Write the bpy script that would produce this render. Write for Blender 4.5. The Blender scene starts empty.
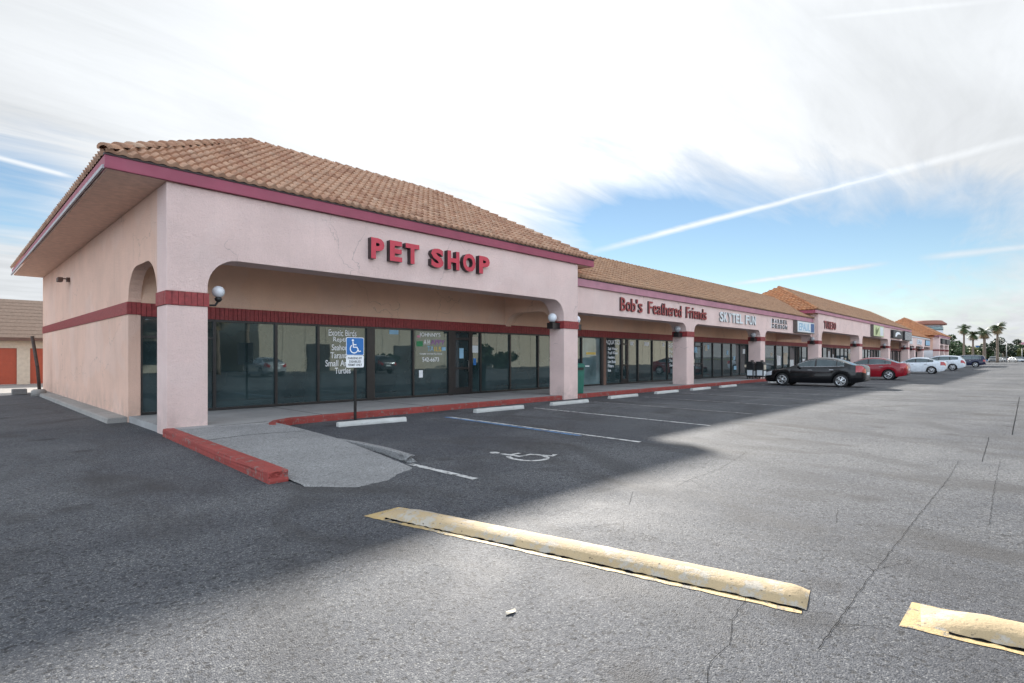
import bpy, bmesh, math, random
from mathutils import Vector, Matrix
R = random.Random(7)
rad = math.radians
scene = bpy.context.scene
COL = scene.collection

# ------------------------------------------------------------------ camera
TH = rad(43.7); FPX = 545.0; HV = 357.0; CH = 1.5
Fv = Vector((math.cos(TH), math.sin(TH), 0)); Rv = Vector((math.sin(TH), -math.cos(TH), 0))
cam = bpy.data.cameras.new('camera'); co = bpy.data.objects.new('camera', cam); COL.objects.link(co)
co.location = (0, 0, CH); co.rotation_euler = (rad(90), 0, TH - rad(90))
cam.sensor_width = 36; cam.lens = 36 * FPX / 1024; cam.shift_y = (HV - 341.5) / 1024
cam.clip_start = 0.05; cam.clip_end = 6000
scene.camera = co
def G(u, v, z=0.0):                       # where the sight line through a photo pixel meets the ground (survey helper)
    d = (CH - z) * FPX / (v - HV)
    p = Fv * d + Rv * ((u - 512) / FPX * d)
    return (p.x, p.y)
def DIR(u, v):
    return (Fv * FPX + Rv * (u - 512) + Vector((0, 0, HV - v))).normalized()

# ------------------------------------------------------------------ materials
def sock(nt, s, v):
    if hasattr(v, 'is_output'): nt.links.new(v, s)
    else: s.default_value = v
def mathn(nt, op, a, b=0.0, c=0.0, clamp=False):
    n = nt.nodes.new('ShaderNodeMath'); n.operation = op; n.use_clamp = clamp
    sock(nt, n.inputs[0], a); sock(nt, n.inputs[1], b)
    if op in ('MULTIPLY_ADD', 'SMOOTH_MIN', 'WRAP'): sock(nt, n.inputs[2], c)
    return n.outputs[0]
def vmath(nt, op, a, b):
    n = nt.nodes.new('ShaderNodeVectorMath'); n.operation = op
    sock(nt, n.inputs[0], a); sock(nt, n.inputs[1], b)
    return n.outputs['Value'] if op in ('DOT_PRODUCT', 'LENGTH', 'DISTANCE') else n.outputs[0]
def mixc(nt, f, a, b, blend='MIX'):
    n = nt.nodes.new('ShaderNodeMix'); n.data_type = 'RGBA'; n.blend_type = blend
    sock(nt, n.inputs[0], f); sock(nt, n.inputs[6], a); sock(nt, n.inputs[7], b)
    return n.outputs[2]
def noise(nt, vec, scale, detail=4, rough=.55, dist=0.0):
    n = nt.nodes.new('ShaderNodeTexNoise'); n.inputs['Scale'].default_value = scale
    n.inputs['Detail'].default_value = detail; n.inputs['Roughness'].default_value = rough
    n.inputs['Distortion'].default_value = dist
    if vec is not None: nt.links.new(vec, n.inputs['Vector'])
    return n.outputs['Fac']
def ramp(nt, f, lo, hi, a=0.0, b=1.0):
    n = nt.nodes.new('ShaderNodeMapRange'); n.clamp = True
    sock(nt, n.inputs[0], f); n.inputs[1].default_value = lo; n.inputs[2].default_value = hi
    n.inputs[3].default_value = a; n.inputs[4].default_value = b
    return n.outputs[0]
def mapping(nt, vec, scale):
    n = nt.nodes.new('ShaderNodeMapping'); nt.links.new(vec, n.inputs[0]); n.inputs['Scale'].default_value = scale
    return n.outputs[0]
def bump(nt, h, strength, dist=.02):
    n = nt.nodes.new('ShaderNodeBump'); n.inputs['Strength'].default_value = strength; n.inputs['Distance'].default_value = dist
    nt.links.new(h, n.inputs['Height']); return n.outputs[0]
def new_mat(name):
    m = bpy.data.materials.new(name); m.use_nodes = True
    nt = m.node_tree; p = nt.nodes['Principled BSDF']
    g = nt.nodes.new('ShaderNodeNewGeometry').outputs['Position']
    return m, nt, p, g
def c4(c): return (c[0], c[1], c[2], 1)
def mul(c, k): return (c[0]*k, c[1]*k, c[2]*k)
def plain(name, c, rough=.5, metal=0, var=.12, scale=6, bs=0, bscale=60, coat=0, spec=.5):
    m, nt, p, g = new_mat(name)
    f = ramp(nt, noise(nt, g, scale, 5), .3, .7)
    nt.links.new(mixc(nt, f, c4(mul(c, 1-var)), c4(mul(c, 1+var))), p.inputs['Base Color'])
    rr = ramp(nt, noise(nt, g, scale*2.3, 3), .3, .7, max(.02, rough-.06), min(1, rough+.06)); nt.links.new(rr, p.inputs['Roughness'])
    p.inputs['Metallic'].default_value = metal; p.inputs['Coat Weight'].default_value = coat
    p.inputs['Specular IOR Level'].default_value = spec
    if bs: nt.links.new(bump(nt, noise(nt, g, bscale, 4), bs, .01), p.inputs['Normal'])
    return m
def stucco(name, c, streak=.5):
    m, nt, p, g = new_mat(name)
    big = ramp(nt, noise(nt, g, .9, 5, .6), .3, .72)
    col = mixc(nt, big, c4(mul(c, .9)), c4(mul(c, 1.06)))
    vs = ramp(nt, noise(nt, mapping(nt, g, (5, 5, .35)), 1.6, 6, .65), .52, .78)      # rain streaks
    col = mixc(nt, mathn(nt, 'MULTIPLY', vs, streak), col, c4((c[0]*.62, c[1]*.62, c[2]*.62)))
    sp = ramp(nt, noise(nt, g, 45, 3, .7), .38, .6)
    col = mixc(nt, mathn(nt, 'MULTIPLY', sp, .16), col, c4(mul(c, .66)))
    vc = nt.nodes.new('ShaderNodeTexVoronoi'); vc.feature = 'DISTANCE_TO_EDGE'; vc.inputs['Scale'].default_value = .42
    nz = nt.nodes.new('ShaderNodeTexNoise'); nz.inputs['Scale'].default_value = 2.2; nz.inputs['Detail'].default_value = 6; nt.links.new(g, nz.inputs['Vector'])
    nt.links.new(vmath(nt, 'ADD', g, vmath(nt, 'MULTIPLY', nz.outputs['Color'], (.7, .7, .7))), vc.inputs['Vector'])
    hc = mathn(nt, 'MULTIPLY', ramp(nt, vc.outputs['Distance'], .004, .0015), ramp(nt, noise(nt, g, .5, 3), .48, .56))
    col = mixc(nt, mathn(nt, 'MULTIPLY', hc, .5), col, c4(mul(c, .35)))
    pt = ramp(nt, noise(nt, g, .55, 2, .4), .56, .58)                                  # repainted patches
    col = mixc(nt, mathn(nt, 'MULTIPLY', pt, .10), col, c4((.86, .74, .70)))
    z = nt.nodes.new('ShaderNodeSeparateXYZ'); nt.links.new(g, z.inputs[0])
    dirt = mathn(nt, 'MULTIPLY', ramp(nt, z.outputs[2], .65, .05), ramp(nt, noise(nt, g, 2.4, 6, .7), .35, .7))
    col = mixc(nt, mathn(nt, 'MULTIPLY', dirt, .55), col, c4((.19, .16, .145)))       # splash-back grime
    nt.links.new(col, p.inputs['Base Color']); p.inputs['Roughness'].default_value = .9
    p.inputs['Specular IOR Level'].default_value = .25
    h = mathn(nt, 'ADD', noise(nt, g, 17, 6, .75, .8), mathn(nt, 'MULTIPLY', noise(nt, g, 55, 3, .7), .6))
    nt.links.new(bump(nt, h, .9, .03), p.inputs['Normal'])
    return m
def tile_mat(name, cols):
    m, nt, p, g = new_mat(name)
    a = nt.nodes.new('ShaderNodeAttribute'); a.attribute_name = 'tile'
    cr = nt.nodes.new('ShaderNodeValToRGB'); nt.links.new(a.outputs['Fac'], cr.inputs[0])
    e = cr.color_ramp.elements; e[0].color = c4(cols[0]); e[1].color = c4(cols[-1])
    for i, c in enumerate(cols[1:-1]):
        x = e.new((i+1)/(len(cols)-1)); x.color = c4(c)
    n1 = ramp(nt, noise(nt, g, 3.5, 6, .7), .45, .75)
    col = mixc(nt, mathn(nt, 'MULTIPLY', n1, .6), cr.outputs[0], c4((.13, .085, .06)))
    n2 = ramp(nt, noise(nt, g, 24, 4, .7), .5, .75)
    col = mixc(nt, mathn(nt, 'MULTIPLY', n2, .45), col, c4((.42, .275, .19)))
    nt.links.new(col, p.inputs['Base Color']); p.inputs['Roughness'].default_value = .78
    nt.links.new(bump(nt, noise(nt, g, 50, 4), .4, .01), p.inputs['Normal'])
    return m
def asphalt():
    m, nt, p, g = new_mat('asphalt')
    v = nt.nodes.new('ShaderNodeTexVoronoi'); v.inputs['Scale'].default_value = 120; nt.links.new(g, v.inputs['Vector'])
    sep = nt.nodes.new('ShaderNodeSeparateColor'); nt.links.new(v.outputs['Color'], sep.inputs[0])
    stone = sep.outputs[0]
    v2 = nt.nodes.new('ShaderNodeTexVoronoi'); v2.inputs['Scale'].default_value = 48; nt.links.new(g, v2.inputs['Vector'])
    sep2 = nt.nodes.new('ShaderNodeSeparateColor'); nt.links.new(v2.outputs['Color'], sep2.inputs[0])
    base = mixc(nt, stone, c4((.050, .054, .063)), c4((.120, .123, .132)))
    chips = ramp(nt, stone, .86, .95)
    base = mixc(nt, mathn(nt, 'MULTIPLY', chips, .5), base, c4((.30, .295, .28)))
    pits = mathn(nt, 'MULTIPLY', ramp(nt, sep2.outputs[1], .70, .82), ramp(nt, noise(nt, g, 30, 3), .40, .55))
    base = mixc(nt, mathn(nt, 'MULTIPLY', pits, .75), base, c4((.022, .022, .023)))
    # worn sealcoat: broad patches, drive-aisle bands along X, oil marks in the stalls
    n1 = noise(nt, g, .16, 6, .62, .4); n2 = noise(nt, g, .9, 6, .68, .3)
    w = ramp(nt, mathn(nt, 'ADD', mathn(nt, 'MULTIPLY', n1, .65), mathn(nt, 'MULTIPLY', n2, .35)), .42, .6)
    base = mixc(nt, mathn(nt, 'MULTIPLY', w, .75), mixc(nt, 1.0, base, c4((.72, .73, .76)), 'MULTIPLY'), mixc(nt, 1.0, base, c4((1.35, 1.33, 1.28)), 'MULTIPLY'))
    bands = ramp(nt, noise(nt, mapping(nt, g, (.05, .8, 1)), 1.0, 5, .6, .2), .45, .66)
    base = mixc(nt, mathn(nt, 'MULTIPLY', bands, .4), base, mixc(nt, 1.0, base, c4((1.4, 1.38, 1.34)), 'MULTIPLY'))
    st = ramp(nt, noise(nt, mapping(nt, g, (1.1, .45, 1)), .9, 5, .6, .5), .52, .68)
    base = mixc(nt, mathn(nt, 'MULTIPLY', st, .7), base, c4((.045, .043, .043)))
    arcs = nt.nodes.new('ShaderNodeTexWave'); arcs.wave_type = 'RINGS'; arcs.rings_direction = 'Z'; arcs.inputs['Scale'].default_value = .16; arcs.inputs['Distortion'].default_value = 1.2; arcs.inputs['Detail'].default_value = 2
    mp = nt.nodes.new('ShaderNodeMapping'); nt.links.new(g, mp.inputs[0]); mp.inputs['Location'].default_value = (-17, 3, 0); nt.links.new(mp.outputs[0], arcs.inputs['Vector'])
    tk = mathn(nt, 'MULTIPLY', ramp(nt, arcs.outputs['Fac'], .80, .97), ramp(nt, noise(nt, g, .35, 4), .42, .6))      # tyre tracks
    base = mixc(nt, mathn(nt, 'MULTIPLY', tk, .45), base, c4((.04, .04, .042)))
    oil = nt.nodes.new('ShaderNodeTexVoronoi'); oil.inputs['Scale'].default_value = .85; nt.links.new(g, oil.inputs['Vector'])
    drip = mathn(nt, 'MULTIPLY', ramp(nt, mathn(nt, 'ADD', oil.outputs['Distance'], mathn(nt, 'MULTIPLY', noise(nt, g, 5, 5, .7), .3)), .34, .2), .6)
    base = mixc(nt, drip, base, c4((.03, .029, .03)))
    # hairline cracking, only in places
    vc = nt.nodes.new('ShaderNodeTexVoronoi'); vc.feature = 'DISTANCE_TO_EDGE'; vc.inputs['Scale'].default_value = 1.7
    nz = nt.nodes.new('ShaderNodeTexNoise'); nz.inputs['Scale'].default_value = 3.0; nz.inputs['Detail'].default_value = 6; nt.links.new(g, nz.inputs['Vector'])
    off = vmath(nt, 'MULTIPLY', nz.outputs['Color'], (.5, .5, .5)); nt.links.new(vmath(nt, 'ADD', g, off), vc.inputs['Vector'])
    hc = mathn(nt, 'MULTIPLY', ramp(nt, vc.outputs['Distance'], .008, .003), ramp(nt, noise(nt, g, .28, 3), .5, .58))
    base = mixc(nt, mathn(nt, 'MULTIPLY', hc, .75), base, c4((.02, .02, .02)))
    nt.links.new(base, p.inputs['Base Color'])
    nt.links.new(ramp(nt, n2, .3, .7, .68, .86), p.inputs['Roughness'])
    p.inputs['Specular IOR Level'].default_value = .2
    h = mathn(nt, 'ADD', mathn(nt, 'MULTIPLY', v.outputs['Distance'], -1.0), mathn(nt, 'MULTIPLY', noise(nt, g, 20, 5, .7), 1.2))
    h = mathn(nt, 'SUBTRACT', h, mathn(nt, 'MULTIPLY', pits, .8)); h = mathn(nt, 'SUBTRACT', h, mathn(nt, 'MULTIPLY', hc, 1.0))
    nt.links.new(bump(nt, h, .4, .008), p.inputs['Normal'])
    return m
def concrete(name, c, agg=.25, sc=60):
    m, nt, p, g = new_mat(name)
    f = ramp(nt, noise(nt, g, .9, 7, .65), .3, .7)
    col = mixc(nt, f, c4(mul(c, .78)), c4(mul(c, 1.12)))
    v = nt.nodes.new('ShaderNodeTexVoronoi'); v.inputs['Scale'].default_value = sc; nt.links.new(g, v.inputs['Vector'])
    s = nt.nodes.new('ShaderNodeSeparateColor'); nt.links.new(v.outputs['Color'], s.inputs[0])
    col = mixc(nt, mathn(nt, 'MULTIPLY', ramp(nt, s.outputs[0], .2, 1), agg), col, c4(mul(c, .35)))
    st = ramp(nt, noise(nt, g, 3.2, 5, .7), .58, .8)
    col = mixc(nt, mathn(nt, 'MULTIPLY', st, .5), col, c4((.07, .065, .06)))
    nt.links.new(col, p.inputs['Base Color']); p.inputs['Roughness'].default_value = .88
    nt.links.new(bump(nt, mathn(nt, 'ADD', s.outputs[0], noise(nt, g, 30, 4)), .35, .008), p.inputs['Normal'])
    return m
def worn_paint(name, c, under, wear=.5, sc=9, dirtc=(.05, .045, .04), glossy=.6, chip=30):
    m, nt, p, g = new_mat(name)
    f = ramp(nt, noise(nt, g, sc*.35, 5), .3, .7)
    col = mixc(nt, f, c4(mul(c, .82)), c4(mul(c, 1.1)))
    w = ramp(nt, noise(nt, g, sc, 8, .72), wear, wear+.07)
    col = mixc(nt, w, col, c4(under))
    k = ramp(nt, noise(nt, g, chip, 4, .7), .62, .68)
    col = mixc(nt, mathn(nt, 'MULTIPLY', k, .8), col, c4(dirtc))
    nt.links.new(col, p.inputs['Base Color']); p.inputs['Roughness'].default_value = glossy
    nt.links.new(bump(nt, mathn(nt, 'SUBTRACT', noise(nt, g, 45, 5), mathn(nt, 'MULTIPLY', w, .4)), .6, .008), p.inputs['Normal'])
    return m
def glass_mat(name, c=(.022, .036, .038), wav=.02):
    m, nt, p, g = new_mat(name)
    f = ramp(nt, noise(nt, g, .7, 3), .35, .65)
    nt.links.new(mixc(nt, f, c4(mul(c, .7)), c4(mul(c, 1.5))), p.inputs['Base Color'])
    p.inputs['Roughness'].default_value = .015; p.inputs['IOR'].default_value = 1.62
    p.inputs['Specular IOR Level'].default_value = .85
    p.inputs['Specular Tint'].default_value = (.78, .95, 1, 1)
    nt.links.new(bump(nt, noise(nt, g, 1.1, 2), wav, .05), p.inputs['Normal'])
    return m
PINK = (.83, .625, .575)
M = dict(
    stucco=stucco('pink_stucco', PINK, .14), stucco_side=stucco('pink_stucco_side', (.82, .545, .425), .3), inner=stucco('pink_stucco_bounce', (.92, .63, .465), .12),  # inner: same stucco, warm ground bounce put into its colour
    soffit=plain('soffit_paint', (.76, .53, .42), .8, bs=.2, bscale=40), trim=plain('maroon_brick', (.26, .035, .036), .55, var=.28, scale=14, bs=.3, bscale=50),
    grout=plain('brick_grout', (.16, .03, .03), .9), fascia=plain('maroon_fascia', (.30, .055, .095), .5, var=.1, scale=2, bs=.1),
    fascia_light=plain('rose_fascia', (.44, .20, .25), .6, var=.12, scale=2, bs=.1), drip=plain('dark_metal_drip', (.05, .03, .03), .5),  # fascia_light: paler rose tone than fascia
    white_trim=plain('white_board', (.62, .62, .64), .5, var=.06),
    brick_roof=plain('red_brown_roof', (.24, .10, .07), .8),
    sign_board=plain('weathered_board', (.40, .39, .40), .6, var=.12),
    tile=tile_mat('clay_tiles', [(.25, .115, .065), (.41, .22, .135), (.48, .29, .19), (.34, .165, .10), (.52, .35, .245)]),
    tile2=tile_mat('clay_tiles_plain', [(.30, .16, .09), (.38, .22, .13), (.42, .25, .15), (.34, .18, .10), (.44, .28, .18)]),
    tile3=tile_mat('clay_tiles_orange', [(.40, .15, .06), (.46, .19, .08), (.48, .22, .10), (.42, .16, .07), (.5, .25, .13)]),
    deck=plain('flat_roof', (.3, .29, .28), .9), asphalt=asphalt(), tar=plain('crack_gap', (.008, .008, .008), 1.0, var=.3, scale=30, spec=.0),
    walk=concrete('sidewalk_concrete', (.32, .315, .31), .12), ramp=concrete('aggregate_concrete', (.29, .29, .29), .8, 70), conc=concrete('pale_concrete', (.30, .285, .265), .2),
    red_kerb=worn_paint('red_kerb_paint', (.27, .042, .034), (.20, .13, .115), .55, 7, (.05, .03, .028), .75, 22), yellow=worn_paint('yellow_bump_paint', (.43, .325, .19), (.40, .36, .30), .50, 5, (.06, .05, .04), .85, 30),
    yellow_skirt=worn_paint('yellow_skirt_paint', (.46, .33, .15), (.15, .14, .12), .52, 9, (.10, .08, .06), .7, 55),
    mark=worn_paint('white_marking', (.55, .55, .54), (.11, .11, .11), .50, 7), mark_faded=worn_paint('faded_white_marking', (.36, .36, .36), (.10, .10, .10), .44, 6), mark_blue=worn_paint('blue_marking', (.07, .22, .45), (.10, .10, .11), .52, 7),
    stop=concrete('wheel_stop_concrete', (.50, .50, .48), .12),
    glass=glass_mat('storefront_glass'), glass_tint=glass_mat('teal_film_glass', (.10, .15, .155)), frame=plain('dark_bronze_frame', (.018, .016, .016), .35, var=.2, spec=.5),
    alu=plain('weathered_aluminium', (.14, .125, .115), .4, 0.6), wood=plain('brown_jamb', (.16, .09, .065), .7),
    letter_red=plain('red_letter_face', (.50, .018, .045), .35, var=.1, coat=.2), letter_side=plain('dark_letter_return', (.035, .02, .022), .45), letter_maroon=plain('maroon_letter', (.30, .035, .035), .45),
    white=plain('white_vinyl', (.84, .85, .86), .5, var=.04), sign_white=plain('white_sign_face', (.66, .70, .72), .35, var=.05), sign_blue=plain('blue_sign_face', (.012, .14, .42), .35, var=.06), black=plain('black_plastic', (.012, .012, .013), .45),
    txt_blue=plain('blue_ink', (.03, .10, .25), .5), txt_dark=plain('dark_ink', (.03, .03, .035), .5), green_bin=plain('green_bin_plastic', (.012, .13, .095), .4, var=.15, bs=.1),
    yellowgreen=plain('yellow_green_sign', (.55, .60, .30), .4, var=.15, scale=2), leaf_ink=plain('olive_ink', (.10, .14, .03), .5), grey_sign=plain('grey_sign', (.10, .11, .13), .25),
    cream=plain('cream_wall', (.50, .44, .35), .8, bs=.2), orange_door=plain('orange_roll_door', (.33, .055, .022), .5, var=.08), shingle=plain('brown_shingles', (.15, .098, .07), .95, var=.25, scale=9, bs=.5, bscale=20), brown=plain('brown_trim', (.10, .05, .035), .6),
    rust=plain('rusty_steel', (.055, .035, .028), .7, var=.4, scale=10), globe=plain('opal_globe', (.72, .74, .78), .25, var=.03), clear=plain('smoky_globe', (.38, .38, .39), .12, var=.1),
    tyre=plain('tyre_rubber', (.014, .014, .015), .8), rim=plain('silver_rim', (.55, .56, .57), .25, .9, var=.05), chrome=plain('chrome_trim', (.6, .6, .62), .12, 1, var=.03),
    carglass=glass_mat('car_glass', (.012, .014, .016), .0), tail=plain('red_lamp_lens', (.35, .01, .012), .1, coat=.5), lamp=plain('clear_lamp_lens', (.45, .47, .5), .1), 
    p_black=plain('black_car_paint', (.004, .004, .005), .2, 0, coat=.3, spec=.25), p_red=plain('red_car_paint', (.22, .006, .014), .2, 0, coat=.3, spec=.25), p_white=plain('white_car_paint', (.62, .66, .70), .22, 0, coat=.3, spec=.25), p_navy=plain('navy_car_paint', (.012, .016, .045), .2, 0, coat=.3, spec=.25), p_silver=plain('silver_car_paint', (.36, .38, .40), .25, .3, coat=1), p_grey=plain('dark_grey_car_paint', (.05, .055, .06), .22, .2, coat=1),
    trunk=plain('palm_trunk', (.17, .13, .10), .95, var=.3, scale=8, bs=.6, bscale=14), palm=plain('palm_frond', (.055, .085, .03), .6, var=.4, scale=3), palm_dry=plain('dry_frond', (.20, .14, .07), .8, var=.3, scale=3),
    leaf=plain('tree_leaf', (.05, .085, .03), .6, var=.5, scale=1.2), leaf_dark=plain('dark_leaf', (.028, .045, .024), .6, var=.5, scale=1.2), leaf_yel=plain('yellowish_leaf', (.12, .13, .04), .6, var=.4, scale=1.2),
    rosewall=plain('rose_wall', (.42, .27, .26), .8), blue_panel=plain('blue_panel', (.03, .20, .50), .4), teal=plain('teal_window', (.20, .28, .28), .2), pole=plain('grey_pole', (.32, .31, .30), .5, .3), grasss=plain('verge_grass', (.07, .09, .035), .9, var=.4, scale=2), rubble=concrete('rubble', (.2, .19, .18), .3),
)
for a, b, c_, d in (('vio', .30, .10, .35), ('grn', .02, .22, .08), ('yel', .6, .42, .08), ('lblue', .25, .45, .6), ('pinkish', .6, .2, .3)):
    M['ink_'+a] = plain('ink_'+a, (b, c_, d), .5)

# ------------------------------------------------------------------ mesh helpers
def add_box(bm, x0, x1, y0, y1, z0, z1, mi=0):
    vs = [bm.verts.new(p) for p in ((x0,y0,z0),(x1,y0,z0),(x1,y1,z0),(x0,y1,z0),(x0,y0,z1),(x1,y0,z1),(x1,y1,z1),(x0,y1,z1))]
    fs = []
    for i in ((0,3,2,1),(4,5,6,7),(0,1,5,4),(1,2,6,5),(2,3,7,6),(3,0,4,7)):
        f = bm.faces.new([vs[k] for k in i]); f.material_index = mi; fs.append(f)
    return vs
def add_prism(bm, pts, axis, a0, a1, mi=0):
    """closed polygon (2D list) extruded along axis 'x' (pts=y,z), 'y' (pts=x,z) or 'z' (pts=x,y)"""
    def P(p, a):
        return {'x': (a, p[0], p[1]), 'y': (p[0], a, p[1]), 'z': (p[0], p[1], a)}[axis]
    A = [bm.verts.new(P(p, a0)) for p in pts]; B = [bm.verts.new(P(p, a1)) for p in pts]
    n = len(pts); fs = [bm.faces.new(A), bm.faces.new(B[::-1])]
    for i in range(n): fs.append(bm.faces.new((A[i], A[(i+1) % n], B[(i+1) % n], B[i])))
    for f in fs: f.material_index = mi
    for f in fs[:2]: f.normal_update()
    bmesh.ops.triangulate(bm, faces=fs[:2]); bmesh.ops.recalc_face_normals(bm, faces=bm.faces[:])
def add_tube(bm, pts, r, n=8, mi=0, r1=None):
    pts = [Vector(p) for p in pts]; rings = []
    for i, p in enumerate(pts):
        t = (pts[min(i+1, len(pts)-1)] - pts[max(i-1, 0)]).normalized()
        a = t.orthogonal().normalized() if abs(t.z) > .9 else t.cross(Vector((0,0,1))).normalized()
        b = t.cross(a); rr = r if r1 is None else r + (r1-r)*i/(len(pts)-1)
        rings.append([bm.verts.new(p + a*rr*math.cos(2*math.pi*k/n) + b*rr*math.sin(2*math.pi*k/n)) for k in range(n)])
    for i in range(len(rings)-1):
        for k in range(n):
            f = bm.faces.new((rings[i][k], rings[i][(k+1) % n], rings[i+1][(k+1) % n], rings[i+1][k])); f.material_index = mi; f.smooth = True
    for q in (rings[0][::-1], rings[-1]):
        f = bm.faces.new(q); f.material_index = mi
def add_ball(bm, c, r, sx=1, sy=1, sz=1, u=16, v=10, mi=0):
    mt = Matrix.Translation(c) @ Matrix.Diagonal((sx, sy, sz, 1))
    res = bmesh.ops.create_uvsphere(bm, u_segments=u, v_segments=v, radius=r, matrix=mt)
    for w in res['verts']:
        for f in w.link_faces: f.smooth = True; f.material_index = mi
def add_lathe(bm, prof, c, axis='x', n=24, mi=0):
    """prof: list of (radius, offset along axis)"""
    rings = []
    for r, o in prof:
        ring = []
        for k in range(n):
            a = 2*math.pi*k/n; q = (r*math.cos(a), r*math.sin(a))
            ring.append(bm.verts.new(Vector(c) + (Vector((o, q[0], q[1])) if axis == 'x' else Vector((q[0], q[1], o)))))
        rings.append(ring)
    for i in range(len(rings)-1):
        for k in range(n):
            f = bm.faces.new((rings[i][k], rings[i][(k+1) % n], rings[i+1][(k+1) % n], rings[i+1][k])); f.material_index = mi; f.smooth = True
    for q in (rings[0][::-1], rings[-1]): bm.faces.new(q).material_index = mi
def link(name, bm, mats, parent=None, smooth=None, bevel=0):
    me = bpy.data.meshes.new(name); bm.to_mesh(me); bm.free()
    for m in (mats if isinstance(mats, (list, tuple)) else [mats]): me.materials.append(m)
    o = bpy.data.objects.new(name, me); COL.objects.link(o)
    if parent is not None:
        o.parent = parent; o.matrix_parent_inverse = Matrix.Translation(parent.location).inverted() if parent.type == 'EMPTY' and parent.parent is None and not parent.get('local') else Matrix.Identity(4)
    if smooth is not None:
        for f in me.polygons: f.use_smooth = True
        me.set_sharp_from_angle(angle=rad(smooth))
    if bevel:
        b = o.modifiers.new('bevel', 'BEVEL'); b.width = bevel; b.segments = 2; b.limit_method = 'ANGLE'
    return o
def boxobj(name, dims, m, parent=None, bevel=0):
    bm = bmesh.new(); add_box(bm, *dims); return link(name, bm, m, parent, bevel=bevel)
def tag(o, label, cat, group=None):
    o['label'] = label; o['category'] = cat
    if group: o['group'] = group
    return o
def thing(name, label, cat, loc, group=None):
    o = bpy.data.objects.new(name, None); COL.objects.link(o); o.location = loc; o.empty_display_size = .2
    return tag(o, label, cat, group)
def struct(o): o['kind'] = 'structure'; return o
def dup(root, loc, rz=None, label=None):
    r = root.copy(); COL.objects.link(r); r.location = loc
    if rz is not None: r.rotation_euler = (0, 0, rz)
    if label: r['label'] = label
    for ch in root.children:
        c = ch.copy(); COL.objects.link(c); c.parent = r
        for g in ch.children:
            d = g.copy(); COL.objects.link(d); d.parent = c
    return r

def text_bm(bm, s, x0, x1, z0, z1, y, depth, mi_face=0, mi_side=None, bold=0.0, each=False, keep=False):
    """lettering standing in the XZ plane, front at y, facing -Y; fitted to the box x0..x1, z0..z1. returns char bmeshes if each"""
    cu = bpy.data.curves.new('t', 'FONT'); cu.body = s; cu.extrude = .1; cu.offset = bold; cu.align_x = 'LEFT'; cu.resolution_u = 3
    ob = bpy.data.objects.new('t', cu); COL.objects.link(ob)
    bpy.context.view_layer.update()
    dg = bpy.context.evaluated_depsgraph_get(); me = bpy.data.meshes.new_from_object(ob.evaluated_get(dg))
    bpy.data.objects.remove(ob); bpy.data.curves.remove(cu)
    xs = [v.co.x for v in me.vertices]; ys = [v.co.y for v in me.vertices]
    if not xs: return
    ax, bx, ay, by = min(xs), max(xs), min(ys), max(ys)
    kx = (x1-x0)/(bx-ax); kz = (z1-z0)/(by-ay)
    if keep: kx = min(kx, kz*1.25)
    cx = (x0+x1)/2 - kx*(bx-ax)/2
    base = len(bm.verts); vs = []
    for v in me.vertices:
        vs.append(bm.verts.new((cx + (v.co.x-ax)*kx, y + (.1 - v.co.z)/.2*depth, z0 + (v.co.y-ay)*kz)))
    for p in me.polygons:
        try: f = bm.faces.new([vs[i] for i in p.vertices])
        except ValueError: continue
        f.material_index = mi_face if (mi_side is None or abs(p.normal.z) > .5) else mi_side
    bpy.data.meshes.remove(me)
def letters(name, s, x0, x1, z0, z1, y, depth, mats, parent, bold=0.0, weights=None):
    """each letter its own mesh, named 'letter'"""
    widths = {'I': .4, 'i': .34, 'l': .34, "'": .28, ' ': .55, 't': .45, 'r': .5, 'f': .45, 'M': 1.2, 'm': 1.1, 'W': 1.2}
    ws = [widths.get(c, .8 if c.islower() else .92) for c in s]; gap = .14
    k = (x1-x0)/(sum(ws)+gap*(len(ws)-1)); x = x0
    H = z1-z0
    for c, w in zip(s, ws):
        if c != ' ':
            bm = bmesh.new(); lo, hi = 0, 1
            if c.islower() and c not in 'bdfhklti': hi = .72
            if c == "'": lo = .68
            text_bm(bm, c, x, x+w*k, z0+lo*H, z0+hi*H, y, depth, 0, 1, bold); link('letter', bm, mats, parent)
        x += (w+gap)*k
def ribbon(bm, pts, widths, z, mi=0, closed=False):
    n = len(pts); L = []
    for i in range(n):
        if closed: a, b = pts[i-1], pts[(i+1) % n]
        else: a, b = pts[max(i-1, 0)], pts[min(i+1, n-1)]
        d = Vector((b[0]-a[0], b[1]-a[1])); d.normalize(); nrm = Vector((-d.y, d.x))
        w = widths[i] if isinstance(widths, list) else widths
        L.append((bm.verts.new((pts[i][0]+nrm.x*w/2, pts[i][1]+nrm.y*w/2, z)), bm.verts.new((pts[i][0]-nrm.x*w/2, pts[i][1]-nrm.y*w/2, z))))
    for i in range(n if closed else n-1):
        a, b = L[i], L[(i+1) % n]; f = bm.faces.new((a[0], a[1], b[1], b[0])); f.material_index = mi
        if f.normal.z < 0: f.normal_flip()
def access_symbol(place, s=1.0):
    """polylines of a wheelchair pictogram in unit space (x right, y up, 0..1); place() maps to 2-D"""
    arc = [(.42+.30*math.cos(a), .33+.30*math.sin(a)) for a in [rad(125+i*18.5) for i in range(14)]]
    return [([place(p) for p in arc], .075*s), ([place(p) for p in [(.33, .80), (.36, .44), (.64, .44), (.80, .12), (.94, .18)]], .085*s),
            ([place(p) for p in [(.35, .62), (.60, .62)]], .07*s)], [place((.32+.085*math.cos(rad(t)), .92+.085*math.sin(rad(t)))) for t in range(0, 360, 24)]

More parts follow.
